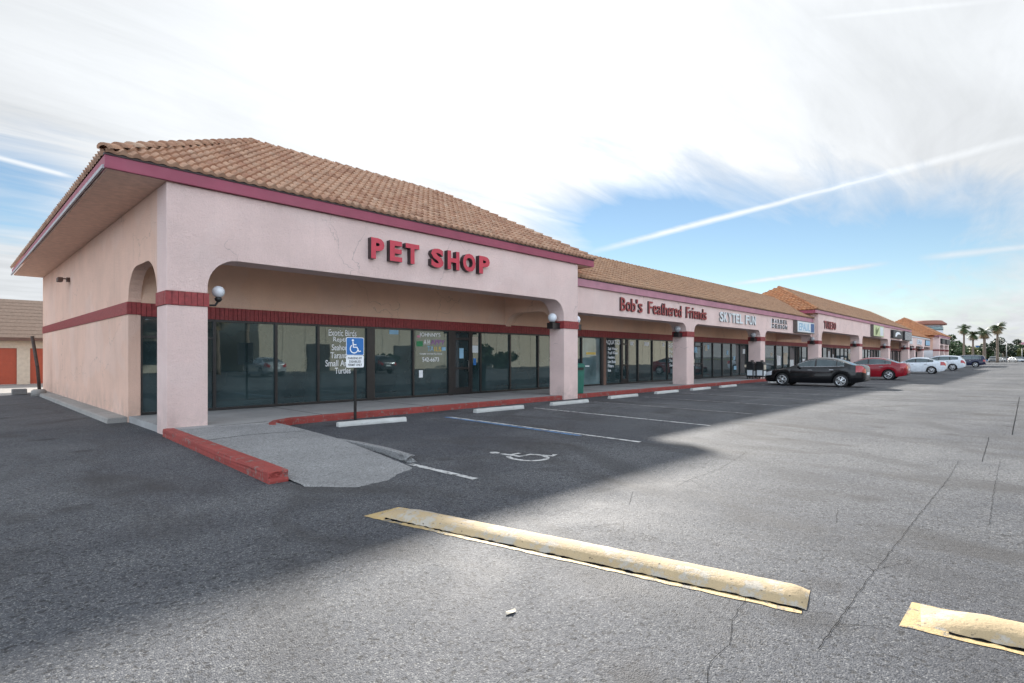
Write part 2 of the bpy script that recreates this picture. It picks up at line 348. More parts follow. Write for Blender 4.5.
# ------------------------------------------------------------------ ground
def jag(pts, step=.12, amp=.03):
    out = []
    for i in range(len(pts)-1):
        a, b = Vector(pts[i]), Vector(pts[i+1]); L = (b-a).length; n = max(1, int(L/step)); d = (b-a)/max(L, 1e-6); nr = Vector((-d.y, d.x))
        for k in range(n):
            out.append(tuple(a + (b-a)*k/n + nr*R.uniform(-amp, amp)))
    out.append(tuple(pts[-1])); return out
bm = bmesh.new()
xs = [-900, -60, 0, 20, 60, 140, 300, 2500]; ys = [-1500, -60, 0, 12, 60, 300, 2500]
gv = [[bm.verts.new((x, y, 0)) for y in ys] for x in xs]
for i in range(len(xs)-1):
    for j in range(len(ys)-1): bm.faces.new((gv[i][j], gv[i+1][j], gv[i+1][j+1], gv[i][j+1]))
cracks = [([(817,650),(860,590),(927,505),(944,485),(959,461)], .011), ([(959,461),(1002,459)], .008), ([(1000,462),(994,490),(989.5,525)], .010), ([(982,462),(989,437)], .02), ([(1012,435),(1019.5,397)], .04),
          ([(747,597),(732,620),(729,645),(712,662),(706,683),(700,700)], .009), ([(490,690),(512,672),(562,669),(592,655),(647,648)], .006), ([(0,550),(42,549),(75,560)], .007), ([(20,547),(42,549)], .005),
          ([(747,452),(722,468),(690,480),(675,487)], .012), ([(838,508),(836,524)], .008), ([(633,492),(629,505)], .010),
          ([(0,604),(40,600),(92,612)], .004), ([(968,610),(1024,622)], .004)]
for px, w in cracks:
    pts = jag([G(*p) for p in px], .07, .007)
    ws = []; q_ = .5
    for _ in pts: q_ = min(.75, max(.12, q_+R.gauss(0, .07))); ws.append(q_*w*2.3); ws[0] = ws[-1] = w*.25
    ribbon(bm, pts, ws, .004, 1)
    if w > .0065 and len(pts) > 12:                           # short side branches
        for _ in range(len(pts)//11):
            k = R.randrange(2, len(pts)-2); a = math.atan2(pts[k+1][1]-pts[k][1], pts[k+1][0]-pts[k][0])+R.choice([-1, 1])*R.uniform(.5, 1.2); L = R.uniform(.1, .45)
            br = jag([pts[k], (pts[k][0]+L*math.cos(a), pts[k][1]+L*math.sin(a))], .04, .008)
            if len(br) > 2: ribbon(bm, br, [w*.28*(1-i/len(br))+.0008 for i in range(len(br))], .0045, 1)
struct(link('parking_lot', bm, [M['asphalt'], M['tar']]))
# storage-yard lane behind: pale concrete
bm = bmesh.new(); pg = [(-40, 30.6), (2.2, 30.9), (2.9, 30.5), (70, 30.5), (70, 39.9), (-40, 39.9)]
add_prism(bm, pg, 'z', -.05, .004); struct(link('concrete_lane', bm, M['conc']))
# sidewalk slab with rounded corner at the ramp
WALK = .14
bm = bmesh.new()
pg = [(2.97, 12.0), (2.97, 11.65), (4.66, 11.15), (4.75, 11.35), (5.0, 11.75), (5.4, 12.03), (130, 12.03), (130, 15.2), (2.97, 15.2)]
add_prism(bm, pg, 'z', -.05, WALK)
struct(link('sidewalk', bm, M['walk']))
bm = bmesh.new()                                            # joints of the slabs
for x in [6.2, 9.3, 12.4, 15.5, 18.6, 21.7, 24.8, 27.9, 31, 34.1, 37.2]: add_box(bm, x, x+.012, 12.1, 14.95, WALK+.001, WALK+.003)
add_box(bm, 3.7, 4.7, 11.62, 11.635, WALK+.001, WALK+.003)
struct(link('sidewalk_joint', bm, M['tar']))
# red kerb
bm = bmesh.new()
line = [(4.66, 10.98), (4.76, 11.25), (4.98, 11.6), (5.4, 11.86), (6.2, 11.92)]
outer = line + [(15.02, 11.92)]
def kerb(bm, pts, w=.15, h=.15):
    A = []
    for i, p in enumerate(pts):
        a, b = pts[max(i-1, 0)], pts[min(i+1, len(pts)-1)]; d = Vector((b[0]-a[0], b[1]-a[1])).normalized(); n = Vector((-d.y, d.x))
        q = [(p[0], p[1], -.05), (p[0], p[1], h-.02), (p[0]+n.x*.025, p[1]+n.y*.025, h), (p[0]+n.x*w, p[1]+n.y*w, h), (p[0]+n.x*w, p[1]+n.y*w, -.05)]
        A.append([bm.verts.new(k) for k in q])
    for i in range(len(A)-1):
        for k in range(4): bm.faces.new((A[i][k], A[i+1][k], A[i+1][k+1], A[i][k+1]))
    bm.faces.new(A[0]); bm.faces.new(A[-1][::-1])
kerb(bm, outer); kerb(bm, [(15.92, 11.92), (46.48, 11.92)]); kerb(bm, [(47.42, 11.92), (60.2, 11.92)]); kerb(bm, [(61.4, 11.92), (113, 11.92)])
bmesh.ops.recalc_face_normals(bm, faces=bm.faces[:])
struct(link('red_kerb', bm, M['red_kerb']))
bm = bmesh.new(); add_box(bm, 2.66, 2.90, 6.5, 11.88, -.05, .145)
for v in bm.verts:
    if v.co.y > 11: v.co.x += .22 if v.co.x < 2.8 else .17
for v in bm.verts:
    pass
bmesh.ops.subdivide_edges(bm, edges=bm.edges[:], cuts=6, use_grid_fill=True)
for v in bm.verts:
    if v.co.y < 6.7 and v.co.z > .05: v.co.y += R.uniform(0, .03); v.co.z += R.uniform(-.012, 0)
    elif v.co.z > .05: v.co.x += R.uniform(-.008, .008); v.co.z += R.uniform(-.006, .003)
struct(link('ramp_kerb', bm, [M['red_kerb']], bevel=.012))
# aggregate concrete ramp
bm = bmesh.new()
def rampz(y): return .006 + .135*max(0, min(1, (y-5.9)/5.0))
NX, NY = 30, 60
def front(x):
    t = (x-2.9)/1.9
    return 5.62 + .9*max(0, (.30-t))**1.0*1.6 + 1.0*max(0, t-.38)**1.5 + .03*math.sin(x*9)+.012*math.sin(x*31)
def rx1(y): return 4.78 - .46*max(0, (9-y)/3.4)**1.2
gg = []
for i in range(NX+1):
    row = []
    for j in range(NY+1):
        t = i/NX; x = 2.9 + t*1.85; y0 = front(x); y = y0 + (11.64 - .32*t - y0)*(j/NY); xl = 2.9+.17*max(0, y-6.5)/5.4; x = xl + t*(rx1(y)-xl)
        z = rampz(y) + R.uniform(-.003, .003)
        if j == 0: z = .001
        row.append(bm.verts.new((x, y, z)))
    gg.append(row)
for i in range(NX):
    for j in range(NY): bm.faces.new((gg[i][j], gg[i+1][j], gg[i+1][j+1], gg[i][j+1]))
for j in range(NY):                                          # right side skirt
    a, b = gg[NX][j], gg[NX][j+1]; c = bm.verts.new((b.co.x+.02, b.co.y, -.03)); d = bm.verts.new((a.co.x+.02, a.co.y, -.03)); bm.faces.new((a, d, c, b))
ribbon(bm, jag([(2.92, 9.9), (3.8, 10.05), (4.7, 9.85)], .1, .015), .018, .125, 1)
bm.verts.ensure_lookup_table()
for v in bm.verts:
    if abs(v.co.z-.125) < 1e-5: v.co.z = rampz(v.co.y)+.006
struct(link('concrete_ramp', bm, [M['ramp'], M['tar']]))
bm = bmesh.new()                                             # broken wing kerb on the right of the ramp
pts = [(4.84, 9.0), (4.83, 8.2), (4.74, 7.3), (4.56, 6.35)]; A = []
for i, (x, y) in enumerate(pts):
    h = .015+.065*i/3 + .02; w = .15
    A.append([bm.verts.new(q) for q in ((x-.01, y, -.03), (x-.01, y, h), (x+.03, y, h+.012), (x+w-.04, y+.02, h), (x+w, y+.03, -.03))])
for i in range(3):
    for k in range(4): bm.faces.new((A[i][k], A[i+1][k], A[i+1][k+1], A[i][k+1]))
bm.faces.new(A[0]); bm.faces.new(A[-1][::-1])
bmesh.ops.subdivide_edges(bm, edges=bm.edges[:], cuts=4, use_grid_fill=True)
for v in bm.verts:
    if v.co.y < 6.7 and v.co.z > 0: v.co += Vector((R.uniform(-.02, .02), R.uniform(0, .14), R.uniform(-.02, .0)))
bmesh.ops.recalc_face_normals(bm, faces=bm.faces[:])
struct(link('ramp_wing_kerb', bm, M['ramp']))
# concrete strip along the left wall
bm = bmesh.new(); add_prism(bm, [(2.56, -.05), (2.58, .09), (2.62, .11), (2.946, .125), (2.946, -.05)], 'y', 15.05, 30.2)
bmesh.ops.recalc_face_normals(bm, faces=bm.faces[:])
o = link('wall_footing_strip', bm, M['conc']); 
# prism along 'y' expects (x,z) points
struct(o)
# painted markings
def mark(p, q, w, m, name='parking_line'):
    bm = bmesh.new(); n = 14; pts = [(p[0]+(q[0]-p[0])*i/n, p[1]+(q[1]-p[1])*i/n) for i in range(n+1)]
    ribbon(bm, pts, [w*R.uniform(.88, 1.06) for _ in pts], .004); struct(link(name, bm, m))
mark((4.53, 6.3), (4.53, 4.95), .10, M['mark'])
mark((8.78, 10.6), (8.5, 5.0), .10, M['mark']); mark((8.68, 10.6), (8.40, 6.2), .09, M['mark_blue'])
mark((12.05, 10.6), (11.6, 5.1), .10, M['mark'])
x = 15.1
while x < 120:
    mark((x, 10.6), (x-.35, 5.3), .10, M['mark_faded'] if x < 30 else M['mark']); x += 3.1
bm = bmesh.new()
lines, head = access_symbol(lambda p: (5.70+p[0]*.86, 5.12+p[1]*1.05), 1.0)
for i, (pl, w) in enumerate(lines): ribbon(bm, pl, w, .004+.0015*i)
bm.faces.new([bm.verts.new((x, y, .004)) for x, y in head])
for f in bm.faces:
    f.normal_update()
    if f.normal.z < 0: f.normal_flip()
struct(link('wheelchair_marking', bm, M['mark']))

# ------------------------------------------------------------------ wheel stops and speed bumps
stops = [(5.86, 10.78, 7.48, 10.60), (9.86, 10.80, 11.66, 10.72), (12.95, 10.70, 14.75, 10.66), (16.5, 10.95, 18.35, 10.95), (19.9, 11.0, 21.75, 11.0), (23.1, 11.0, 24.95, 11.0), (26.2, 11.0, 28.05, 11.0), (33.0, 11.0, 34.8, 11.0)]
s_lab = ['white concrete wheel stop behind the blue accessible parking sign', 'white concrete wheel stop in front of the dark pet shop door, before the blue line', 'white concrete wheel stop at the foot of the pillar beside the green bin',
         'concrete wheel stop in front of the AQUATICS window', 'concrete wheel stop between the AQUATICS window and the next pillar', 'concrete wheel stop just before the third pink pillar from the left', 'concrete wheel stop just past the third pillar, nearest the newspaper box side', 'concrete wheel stop between the black sedan nose and the arcade, partly hidden']
for (x0, y0, x1, y1), lb in zip(stops, s_lab):
    L = math.hypot(x1-x0, y1-y0); bm = bmesh.new()
    add_prism(bm, [(-.085, 0), (-.08, .05), (-.055, .105), (.055, .105), (.08, .05), (.085, 0)], 'x', 0, L)
    bmesh.ops.subdivide_edges(bm, edges=[e for e in bm.edges if abs(e.verts[0].co.x-e.verts[1].co.x) > L*.9], cuts=10)
    for v in bm.verts: v.co += Vector((0, R.uniform(-.006, .006), R.uniform(-.006, .004) if v.co.z > .02 else 0))
    o = link('wheel_stop', bm, M['stop'], bevel=.012); o.location = ((x0), (y0), .0); o.rotation_euler = (0, 0, math.atan2(y1-y0, x1-x0))
    tag(o, lb, 'wheel stop', 'concrete wheel stops along the arcade')
def speed_bump(p, q, label):
    L = math.hypot(q[0]-p[0], q[1]-p[1]); n = int(L/.05); prof = [(-.155, .004), (-.145, .02), (-.125, .055), (-.09, .085), (-.03, .104), (.05, .102), (.11, .075), (.15, .025), (.17, .004)]
    bm = bmesh.new(); rows = []
    for i in range(n+1):
        t = i/n; e = min(1, min(t*L/.3, (1-t)*L/.07)); e = e**.6; row = []
        for k, (a, h) in enumerate(prof):
            jx = R.uniform(-.002, .002) + (R.uniform(-.012, .012) if k in (0, len(prof)-1) else 0); jz = R.uniform(-.0012, .0012) if 0 < k < len(prof)-1 else 0
            row.append(bm.verts.new((t*L, a+jx, max(.004, h*.60*e*(1+.04*math.sin(i*.13+k*.3))+jz))))
        rows.append(row)
    for i in range(n):
        for k in range(len(prof)-1):
            f = bm.faces.new((rows[i][k], rows[i+1][k], rows[i+1][k+1], rows[i][k+1])); f.smooth = True
    bmesh.ops.recalc_face_normals(bm, faces=bm.faces[:])
    if sum(f.normal.z for f in bm.faces) < 0: bmesh.ops.reverse_faces(bm, faces=bm.faces[:])
    sx = thing('speed_bump', label, 'speed bump', (p[0], p[1], 0), 'yellow speed bumps'); sx.rotation_euler = (0, 0, math.atan2(q[1]-p[1], q[0]-p[0])); sx['local'] = 1
    link('hump', bm, M['yellow'], sx)
    bm = bmesh.new(); N = int(L/.07); st = []
    for i in range(N+1):
        t = i/N; st.append((bm.verts.new((t*(L+.08)-.10, -.225+R.uniform(-.01, .01), .0035)), bm.verts.new((t*(L+.0)-.04, .185+R.uniform(-.008, .008), .0035))))
    for i in range(N):
        f = bm.faces.new((st[i][0], st[i+1][0], st[i+1][1], st[i][1]))
        if f.normal.z < 0: f.normal_flip()
    link('painted_skirt', bm, M['yellow_skirt'], sx)
    bm = bmesh.new(); st = []; N = int(L/.04)
    for i in range(N+1):
        a = -.162+R.uniform(-.006, .006); wd = max(.002, .012+R.uniform(-.012, .012)); st.append((bm.verts.new((i/N*L*.96+.12, a-wd, .0052)), bm.verts.new((i/N*L*.96+.12, a+wd+.004, .0062))))
    for i in range(N): bm.faces.new((st[i][0], st[i+1][0], st[i+1][1], st[i][1]))
    link('edge_gap', bm, M['tar'], sx)
speed_bump((2.98, 4.50), (3.69, 1.0), 'long weathered yellow speed bump crossing the middle of the foreground asphalt')
speed_bump((3.92, .47), (4.36, -2.8), 'second yellow speed bump cut off by the lower right corner')

bm = bmesh.new(); px, py = G(511, 613)
v = [bm.verts.new((px+a, py+b, c)) for a, b, c in ((-.04, -.007, .006), (-.006, -.022, .012), (.032, -.013, .007), (.042, .008, .012), (.0, .02, .008), (-.032, .014, .013))]
bm.faces.new(v); bmesh.ops.triangulate(bm, faces=bm.faces[:]); tag(link('paper_scrap', bm, M['cream']), 'small crumpled pale scrap lying on the foreground asphalt', 'litter')
# ------------------------------------------------------------------ tile roofs
def tile_slope(bm, o, e, up, length, slen, clips=(), tile=.2, course=.31, seg=7, coarse=False):
    o, e, up = Vector(o), Vector(e).normalized(), Vector(up).normalized(); n = e.cross(up)
    if n.z < 0: n = -n
    lay = bm.faces.layers.float.get('tile') or bm.faces.layers.float.new('tile')
    nt = int(length/tile)+1; nc = int(slen/course)+1; new = []
    def prof(t): return .056*math.sin(math.pi*t/.62) if t < .62 else -.014*math.sin(math.pi*(t-.62)/.38)
    for j in range(nc):
        b0 = j*course; b1 = min(b0+course*1.02, slen+.02); shade = [min(1, max(0, R.gauss(.5, .17))) for _ in range(nt+1)]
        cols = []
        for i in range(nt*seg+1):
            a = i*tile/seg; k = i//seg; t = (i % seg)/seg; h = prof(t)
            jz = ((k*7919+j*104729) % 97/97-.5)*.012
            base = o + e*a
            cols.append((bm.verts.new(base+up*(b0-.01)+n*(h*.3-.012 if not coarse else 0)), bm.verts.new(base+up*(b0-.015)+n*(h+.042+jz)), bm.verts.new(base+up*b1+n*(h*.92))))
        for i in range(nt*seg):
            A, B = cols[i], cols[i+1]
            for q in ((A[0], B[0], B[1], A[1]), (A[1], B[1], B[2], A[2])):
                f = bm.faces.new(q); f[lay] = shade[i//seg]; f.smooth = q[0] is A[1]; new.append(f)
    for p, nr in clips:
        fs = [f for f in new if f.is_valid]; ge = list({v for f in fs for v in f.verts}) + list({x for f in fs for x in f.edges}) + fs
        bmesh.ops.bisect_plane(bm, geom=ge, plane_co=Vector(p), plane_no=Vector(nr), clear_outer=True)
        new = [f for f in new if f.is_valid]
def caps(bm, p, q, r=.105, step=.36):
    p, q = Vector(p), Vector(q); d = (q-p); L = d.length; d.normalize(); side = d.cross(Vector((0, 0, 1))).normalized(); up = side.cross(d)
    lay = bm.faces.layers.float.get('tile') or bm.faces.layers.float.new('tile'); n = int(L/step)+1
    for i in range(n):
        a, b = i*step, min((i+1)*step*1.0+.05, L+.05); rs = (r*1.12, r*.95); lifts = (.05, .012); ring = []
        for s, rr, lf in ((a, rs[0], lifts[0]), (b, rs[1], lifts[1])):
            ring.append([bm.verts.new(p + d*s + side*(rr*math.cos(t)) + up*(rr*math.sin(t)*.85+lf-.02)) for t in [math.pi*k/7 for k in range(8)]])
        ring.append([bm.verts.new(p + d*a + side*(rs[0]*.72*math.cos(t)) + up*(rs[0]*.72*math.sin(t)*.85+.01)) for t in [math.pi*k/7 for k in range(8)]])
        sh = min(1, max(0, R.gauss(.6, .25)))
        for k in range(7):
            for u, v in ((ring[0], ring[1]), (ring[2], ring[0])):
                f = bm.faces.new((u[k], u[k+1], v[k+1], v[k])); f[lay] = sh; f.smooth = u is ring[0]
PITCH = .60
def roof(parent, x0, x1, y0, z0, w, pitch, mat, ridge_mat, hipL, hipR, backL=None, tile=.205):
    """sloped tile roof along the front with hips returning at the ends; flat deck behind the ridge"""
    rise = w*pitch; sl = math.hypot(w, rise); cz = z0
    upf = Vector((0, w, rise)); bm = bmesh.new(); clips = []
    seg = 6 if x0 < 10 else (5 if x0 < 50 else 4)
    if hipL: clips.append(((x0, y0, 0), (-1, 1, 0)))
    if hipR: clips.append(((x1, y0, 0), (1, 1, 0)))
    tile_slope(bm, (x0, y0, cz), (1, 0, 0), upf, x1-x0, sl, clips, tile, seg=seg)
    link('roof', bm, mat, parent)
    rl = x0 + (w if hipL else 0); rr = x1 - (w if hipR else 0); zr = cz+rise
    bm = bmesh.new()
    if hipL:
        yb = backL or (y0+2*w)
        tile_slope(bm, (x0, yb, cz), (0, -1, 0), (w, 0, rise), yb-y0, sl, [((x0, y0, 0), (1, -1, 0))] + ([] if backL else [((x0, yb, 0), (1, 1, 0))]), tile, seg=max(4, seg-2))
        link('hip_roof', bm, mat if not hipL == 'orange' else M['tile3'], parent); bm = bmesh.new()  # orange-lit look of the left hip put into its tile colour
    if hipR:
        yb = y0+2*w
        tile_slope(bm, (x1, y0, cz), (0, 1, 0), (-w, 0, rise), yb-y0, sl, [((x1, y0, 0), (-1, -1, 0)), ((x1, yb, 0), (-1, 1, 0))], tile, seg=4)
        link('hip_roof', bm, mat, parent); bm = bmesh.new()
    caps(bm, (rl, y0+w, zr-.03), (rr, y0+w, zr-.03)); link('ridge_cap', bm, ridge_mat, parent)
    if hipL:
        bm = bmesh.new(); caps(bm, (x0-.02, y0-.02, cz+.01), (rl, y0+w, zr-.02)); link('ridge_cap', bm, ridge_mat, parent)
        if backL: bm = bmesh.new(); caps(bm, (rl, y0+w, zr-.03), (rl, backL, zr-.03)); link('ridge_cap', bm, ridge_mat, parent)
    if hipR: bm = bmesh.new(); caps(bm, (x1+.02, y0-.02, cz+.01), (rr, y0+w, zr-.02)); link('ridge_cap', bm, ridge_mat, parent)
    # back slope / deck, untiled
    bm = bmesh.new()
    if backL: pts = [(y0+w+.02, zr-.06), (y0+w+.02, zr-.12), (backL, zr-.12), (backL, zr-.06)]; add_prism(bm, pts, 'x', rl+.03, rr)
    else: add_prism(bm, [(y0+w+.01, zr-.03), (y0+2*w, cz), (y0+2*w, cz-.1), (y0+w+.01, cz-.1)], 'x', rl+.02 if hipL else rl, rr-.02 if hipR else rr)
    link('roof_deck', bm, M['deck'], parent)
    return zr

# ------------------------------------------------------------------ storefront sections
BZ0, BZ1, GY, HEAD = 2.50, 2.77, 15.0, 2.45
def arc(cx, cz, r, a0, a1, n=8): return [(cx+r*math.cos(rad(a0+(a1-a0)*i/n)), cz+r*math.sin(rad(a0+(a1-a0)*i/n))) for i in range(n+1)]
def front_wall(parent, x0, x1, yf, th, pillars, top, zt, r, mat, side_pil=True):
    """upper wall with arched openings; pillars = solid intervals"""
    pts = []
    for i, (a, b) in enumerate(pillars):
        pts += [(a, BZ1), (b, BZ1)]
        if i+1 < len(pillars):
            c = pillars[i+1][0]
            pts += arc(b+r, top-r, r, 180, 90) + arc(c-r, top-r, r, 90, 0)
    pts = [p for i, p in enumerate(pts) if i == 0 or (abs(p[0]-pts[i-1][0])+abs(p[1]-pts[i-1][1])) > 1e-4]
    pts += [(x1, zt), (x0, zt)] if abs(pts[-1][0]-x1) < 1e-4 else [(x1, pts[-1][1]), (x1, zt), (x0, zt)]
    bm = bmesh.new(); add_prism(bm, pts, 'y', yf, yf+th); link('front_wall', bm, mat, parent, bevel=.012)
    for a, b in pillars:
        if b-a < .2: continue
        bm = bmesh.new(); add_box(bm, a, b, yf, yf+th, -.02, BZ0); link('pillar', bm, mat, parent, bevel=.012)
        brick_ring(parent, a, b, yf, yf+th)
def brick_ring(parent, a, b, y0, y1):
    bm = bmesh.new(); add_box(bm, a+.001, b-.001, y0+.001, y1-.001, BZ0, BZ1, 1); pr = .022; g = .008
    def run(L): n = max(2, round(L/.105)); return n, L/n
    n, s = run(b-a+2*pr)
    for k in range(n):
        x = a-pr+k*s; j = R.uniform(-.003, .003)
        add_box(bm, x+g/2, x+s-g/2, y0-pr+j, y0-.0005, BZ0+.004, BZ1-.004); add_box(bm, x+g/2, x+s-g/2, y1+.0005, y1+pr+j, BZ0+.004, BZ1-.004)
    n, s = run(y1-y0)
    for k in range(n):
        y = y0+k*s; j = R.uniform(-.003, .003)
        add_box(bm, a-pr+j, a-.0005, y+g/2, y+s-g/2, BZ0+.004, BZ1-.004); add_box(bm, b+.0005, b+pr+j, y+g/2, y+s-g/2, BZ0+.004, BZ1-.004)
    link('brick_band', bm, [M['trim'], M['grout']], parent)
def inner_band(parent, x0, x1, w=.105):
    bm = bmesh.new(); add_box(bm, x0, x1, GY-.012, GY+.02, HEAD, BZ1-.01, 1)
    n = int((x1-x0)/w); s = (x1-x0)/n
    for k in range(n): add_box(bm, x0+k*s+.005, x0+(k+1)*s-.005, GY-.034+R.uniform(-.003, .003), GY-.012, HEAD+.004, BZ1-.014)
    link('brick_band', bm, [M['trim'], M['grout']], parent)
def pane(parent, a, b, kind='window', mat=None):
    z0, z1 = WALK+.01, HEAD; y = GY+.05; t = .035
    g = boxobj('window' if kind != 'door' else 'door', (a+t, b-t, y, y+.02, z0+t, z1-t), mat or M['glass'], parent)
    bm = bmesh.new()
    add_box(bm, a, a+t, y-.06, y+.06, z0, z1); add_box(bm, b-t, b, y-.06, y+.06, z0, z1)
    add_box(bm, a+t, b-t, y-.055, y+.055, z0, z0+t+.03); add_box(bm, a+t, b-t, y-.055, y+.055, z1-t-.02, z1)
    if kind == 'transom': add_box(bm, a+t, b-t, y-.05, y+.05, 1.95, 2.0)
    if kind == 'door':
        add_box(bm, a+t, a+t+.09, y-.05, y+.05, z0+t+.03, z1-t-.02); add_box(bm, b-t-.09, b-t, y-.05, y+.05, z0+t+.03, z1-t-.02)
        add_box(bm, a+t+.09, b-t-.09, y-.05, y+.05, z0+t+.03, z0+.25); add_box(bm, a+t+.09, b-t-.09, y-.05, y+.05, 1.05, 1.13); add_box(bm, a+t+.09, b-t-.09, y-.05, y+.05, 2.12, 2.2)
    link('frame', bm, M['frame'], g)
    if kind == 'door':
        bm = bmesh.new(); add_tube(bm, [(b-.2, y-.06, .95), (b-.2, y-.12, .98), (b-.2, y-.12, 1.35), (b-.2, y-.06, 1.38)], .014); link('handle', bm, M['alu'], g)
    return g
def lettering(g, rows, mat, depth=.003):
    """vinyl rows on a pane: (text, x0, x1, z0, z1[, material])"""
    for r_ in rows:
        bm = bmesh.new(); text_bm(bm, r_[0], r_[1], r_[2], r_[3], r_[4], GY+.05-depth-.001, depth, 0, None, .010)
        link('lettering', bm, r_[5] if len(r_) > 5 else mat, g)
def poster(g, a, b, z0, z1, m, off=.004):
    return boxobj('poster', (a, b, GY+.05-off-.002, GY+.05-off, z0, z1), m, g)
def fascia(parent, x0, x1, y, z0, z1, m, sides=None):
    bm = bmesh.new(); add_box(bm, x0, x1, y-.03, y+.05, z0, z1); add_box(bm, x0+.06, x1-.06, y+.05, y+.6, z0+.052, z1-.02); link('fascia', bm, m, parent, bevel=.006)
    bm = bmesh.new(); add_box(bm, x0-.01, x1+.01, y-.05, y+.05, z1, z1+.058); link('drip_edge', bm, M['drip'], parent)
def shell(parent, x0, x1, zt, yb=30.2, open_left=False):
    bm = bmesh.new()
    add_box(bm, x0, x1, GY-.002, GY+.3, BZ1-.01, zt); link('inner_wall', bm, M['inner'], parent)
    bm = bmesh.new(); add_box(bm, x0, x1, yb-.3, yb, 0, zt); add_box(bm, x1-.02, x1, GY+.3, yb-.3, 0, zt); link('back_wall', bm, M['stucco_side'], parent)
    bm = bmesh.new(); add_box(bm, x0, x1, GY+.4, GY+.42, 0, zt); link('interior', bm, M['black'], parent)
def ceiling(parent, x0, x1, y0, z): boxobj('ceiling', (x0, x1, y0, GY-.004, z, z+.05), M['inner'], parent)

# ---- pet shop (first, projecting section)
S1 = thing('shop_building', 'pink stucco pet shop building at the near left end with hipped clay tile roof', 'building', (2.95, 11.9, 0), 'sections of the shopping plaza')
P1 = [(2.95, 3.67), (15.1, 15.9)]
FB, FT = 4.84, 5.07
front_wall(S1, 2.95, 15.9, 11.9, .66, P1, 3.48, FB, .58, M['stucco'])
bm = bmesh.new()                                                          # left end arch (in the side wall)
add_prism(bm, [(12.56, FB)] + [(y, z) for y, z in arc(12.56+.8, 3.5-.8, .8, 180, 90)] + [(y, z) for y, z in arc(15.0-.8, 3.5-.8, .8, 90, 0)] + [(15.0, FB)], 'x', 2.952, 3.2)
link('side_arch', bm, M['stucco_side'], S1)
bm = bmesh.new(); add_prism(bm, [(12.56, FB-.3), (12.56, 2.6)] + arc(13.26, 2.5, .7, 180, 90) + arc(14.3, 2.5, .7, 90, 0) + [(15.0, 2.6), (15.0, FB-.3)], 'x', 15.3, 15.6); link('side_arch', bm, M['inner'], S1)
bm = bmesh.new(); add_box(bm, 2.95, 3.2, 15.0, 30.2, -.02, FB); link('side_wall', bm, M['stucco_side'], S1, bevel=.01)
bm = bmesh.new(); add_box(bm, 2.938, 2.95, 14.985, 30.2, HEAD+.03, BZ1, 1); add_box(bm, 2.938, 3.2, 14.985, 15.0, HEAD+.03, BZ1, 1)   # band on the side wall
y = 15.0
while y < 30.1: add_box(bm, 2.925, 2.938, y+.005, y+.1, HEAD+.034, BZ1-.004); y += .105
for k in range(3): add_box(bm, 2.93+k*.09, 3.012+k*.09, 14.965, 14.985, HEAD+.034, BZ1-.004)
link('brick_band', bm, [M['trim'], M['grout']], S1)
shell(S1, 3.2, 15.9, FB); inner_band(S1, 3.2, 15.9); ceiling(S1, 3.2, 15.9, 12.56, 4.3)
fascia(S1, 1.98, 16.76, 11.83, FB, FT, M['fascia'])
bm = bmesh.new(); add_box(bm, 1.985, 2.04, 11.86, 30.2, FB+.075, FT); link('fascia', bm, M['fascia'], S1)
bm = bmesh.new(); add_box(bm, 1.95, 1.985, 11.85, 30.2, FB-.005, FB+.06); link('trim_board', bm, M['sign_board'], S1)
bm = bmesh.new(); add_box(bm, 16.68, 16.74, 11.86, 19.6, FB, FT); link('fascia', bm, M['fascia'], S1)
bm = bmesh.new(); add_box(bm, 2.04, 3.15, 11.89, 30.2, FB+.005, FB+.05); link('soffit', bm, M['soffit'], S1)
bm = bmesh.new(); add_box(bm, 15.75, 16.68, 11.89, 19.6, FB+.005, FB+.05); link('soffit', bm, M['soffit'], S1)
bm = bmesh.new(); add_box(bm, 15.6, 15.9, 12.562, 30, 4.0, FB); link('side_wall', bm, M['stucco'], S1)
roof(S1, 1.98, 16.76, 11.76, FT+.04, 4.0, PITCH, M['tile'], M['tile'], True, True, backL=30.2)
W1 = [(3.2, 4.78, 'transom', None), (4.78, 6.34, 'w', None), (6.34, 7.56, 'w', None), (7.56, 9.19, 'w', None), (9.40, 10.92, 'w', None), (10.92, 12.47, 'w', None), (12.64, 13.53, 'door', None), (13.53, 14.0, 'w', None), (14.0, 15.6, 'w', None)]
G1 = [pane(S1, a, b, k if k in ('transom', 'door') else 'window', m) for a, b, k, m in W1]
for a, b in ((9.19, 9.40), (12.47, 12.64)): boxobj('mullion', (a, b, GY-.01, GY+.1, WALK, HEAD), M['frame'], S1)
cx = 8.36
lettering(G1[3], [('Exotic Birds', cx-.46, cx+.46, 2.13, 2.32), ('Reptiles', cx-.31, cx+.31, 1.92, 2.10), ('Seahorses', cx-.36, cx+.36, 1.70, 1.88), ('Tarantulas', cx-.40, cx+.40, 1.46, 1.64), ('Small Animals', cx-.56, cx+.56, 1.22, 1.41), ('Turtles', cx-.26, cx+.26, 1.0, 1.18)], M['white'])
a = 10.98
lettering(G1[5], [("JOHNNY'S", a+.22, a+1.12, 2.16, 2.34, M['white']), ('A H', a+.40, a+.66, 1.93, 2.10, M['white']), ('APPY', a+.70, a+1.32, 1.93, 2.10, M['ink_vio']), ('TA', a+.55, a+.83, 1.70, 1.88, M['ink_lblue']), ('ILS', a+.85, a+1.16, 1.70, 1.86, M['ink_yel']), ('Locally owned Pet Store', a+.24, a+1.2, 1.57, 1.64, M['white']), ('542-6673', a+.34, a+1.06, 1.34, 1.49, M['white'])], M['white'])
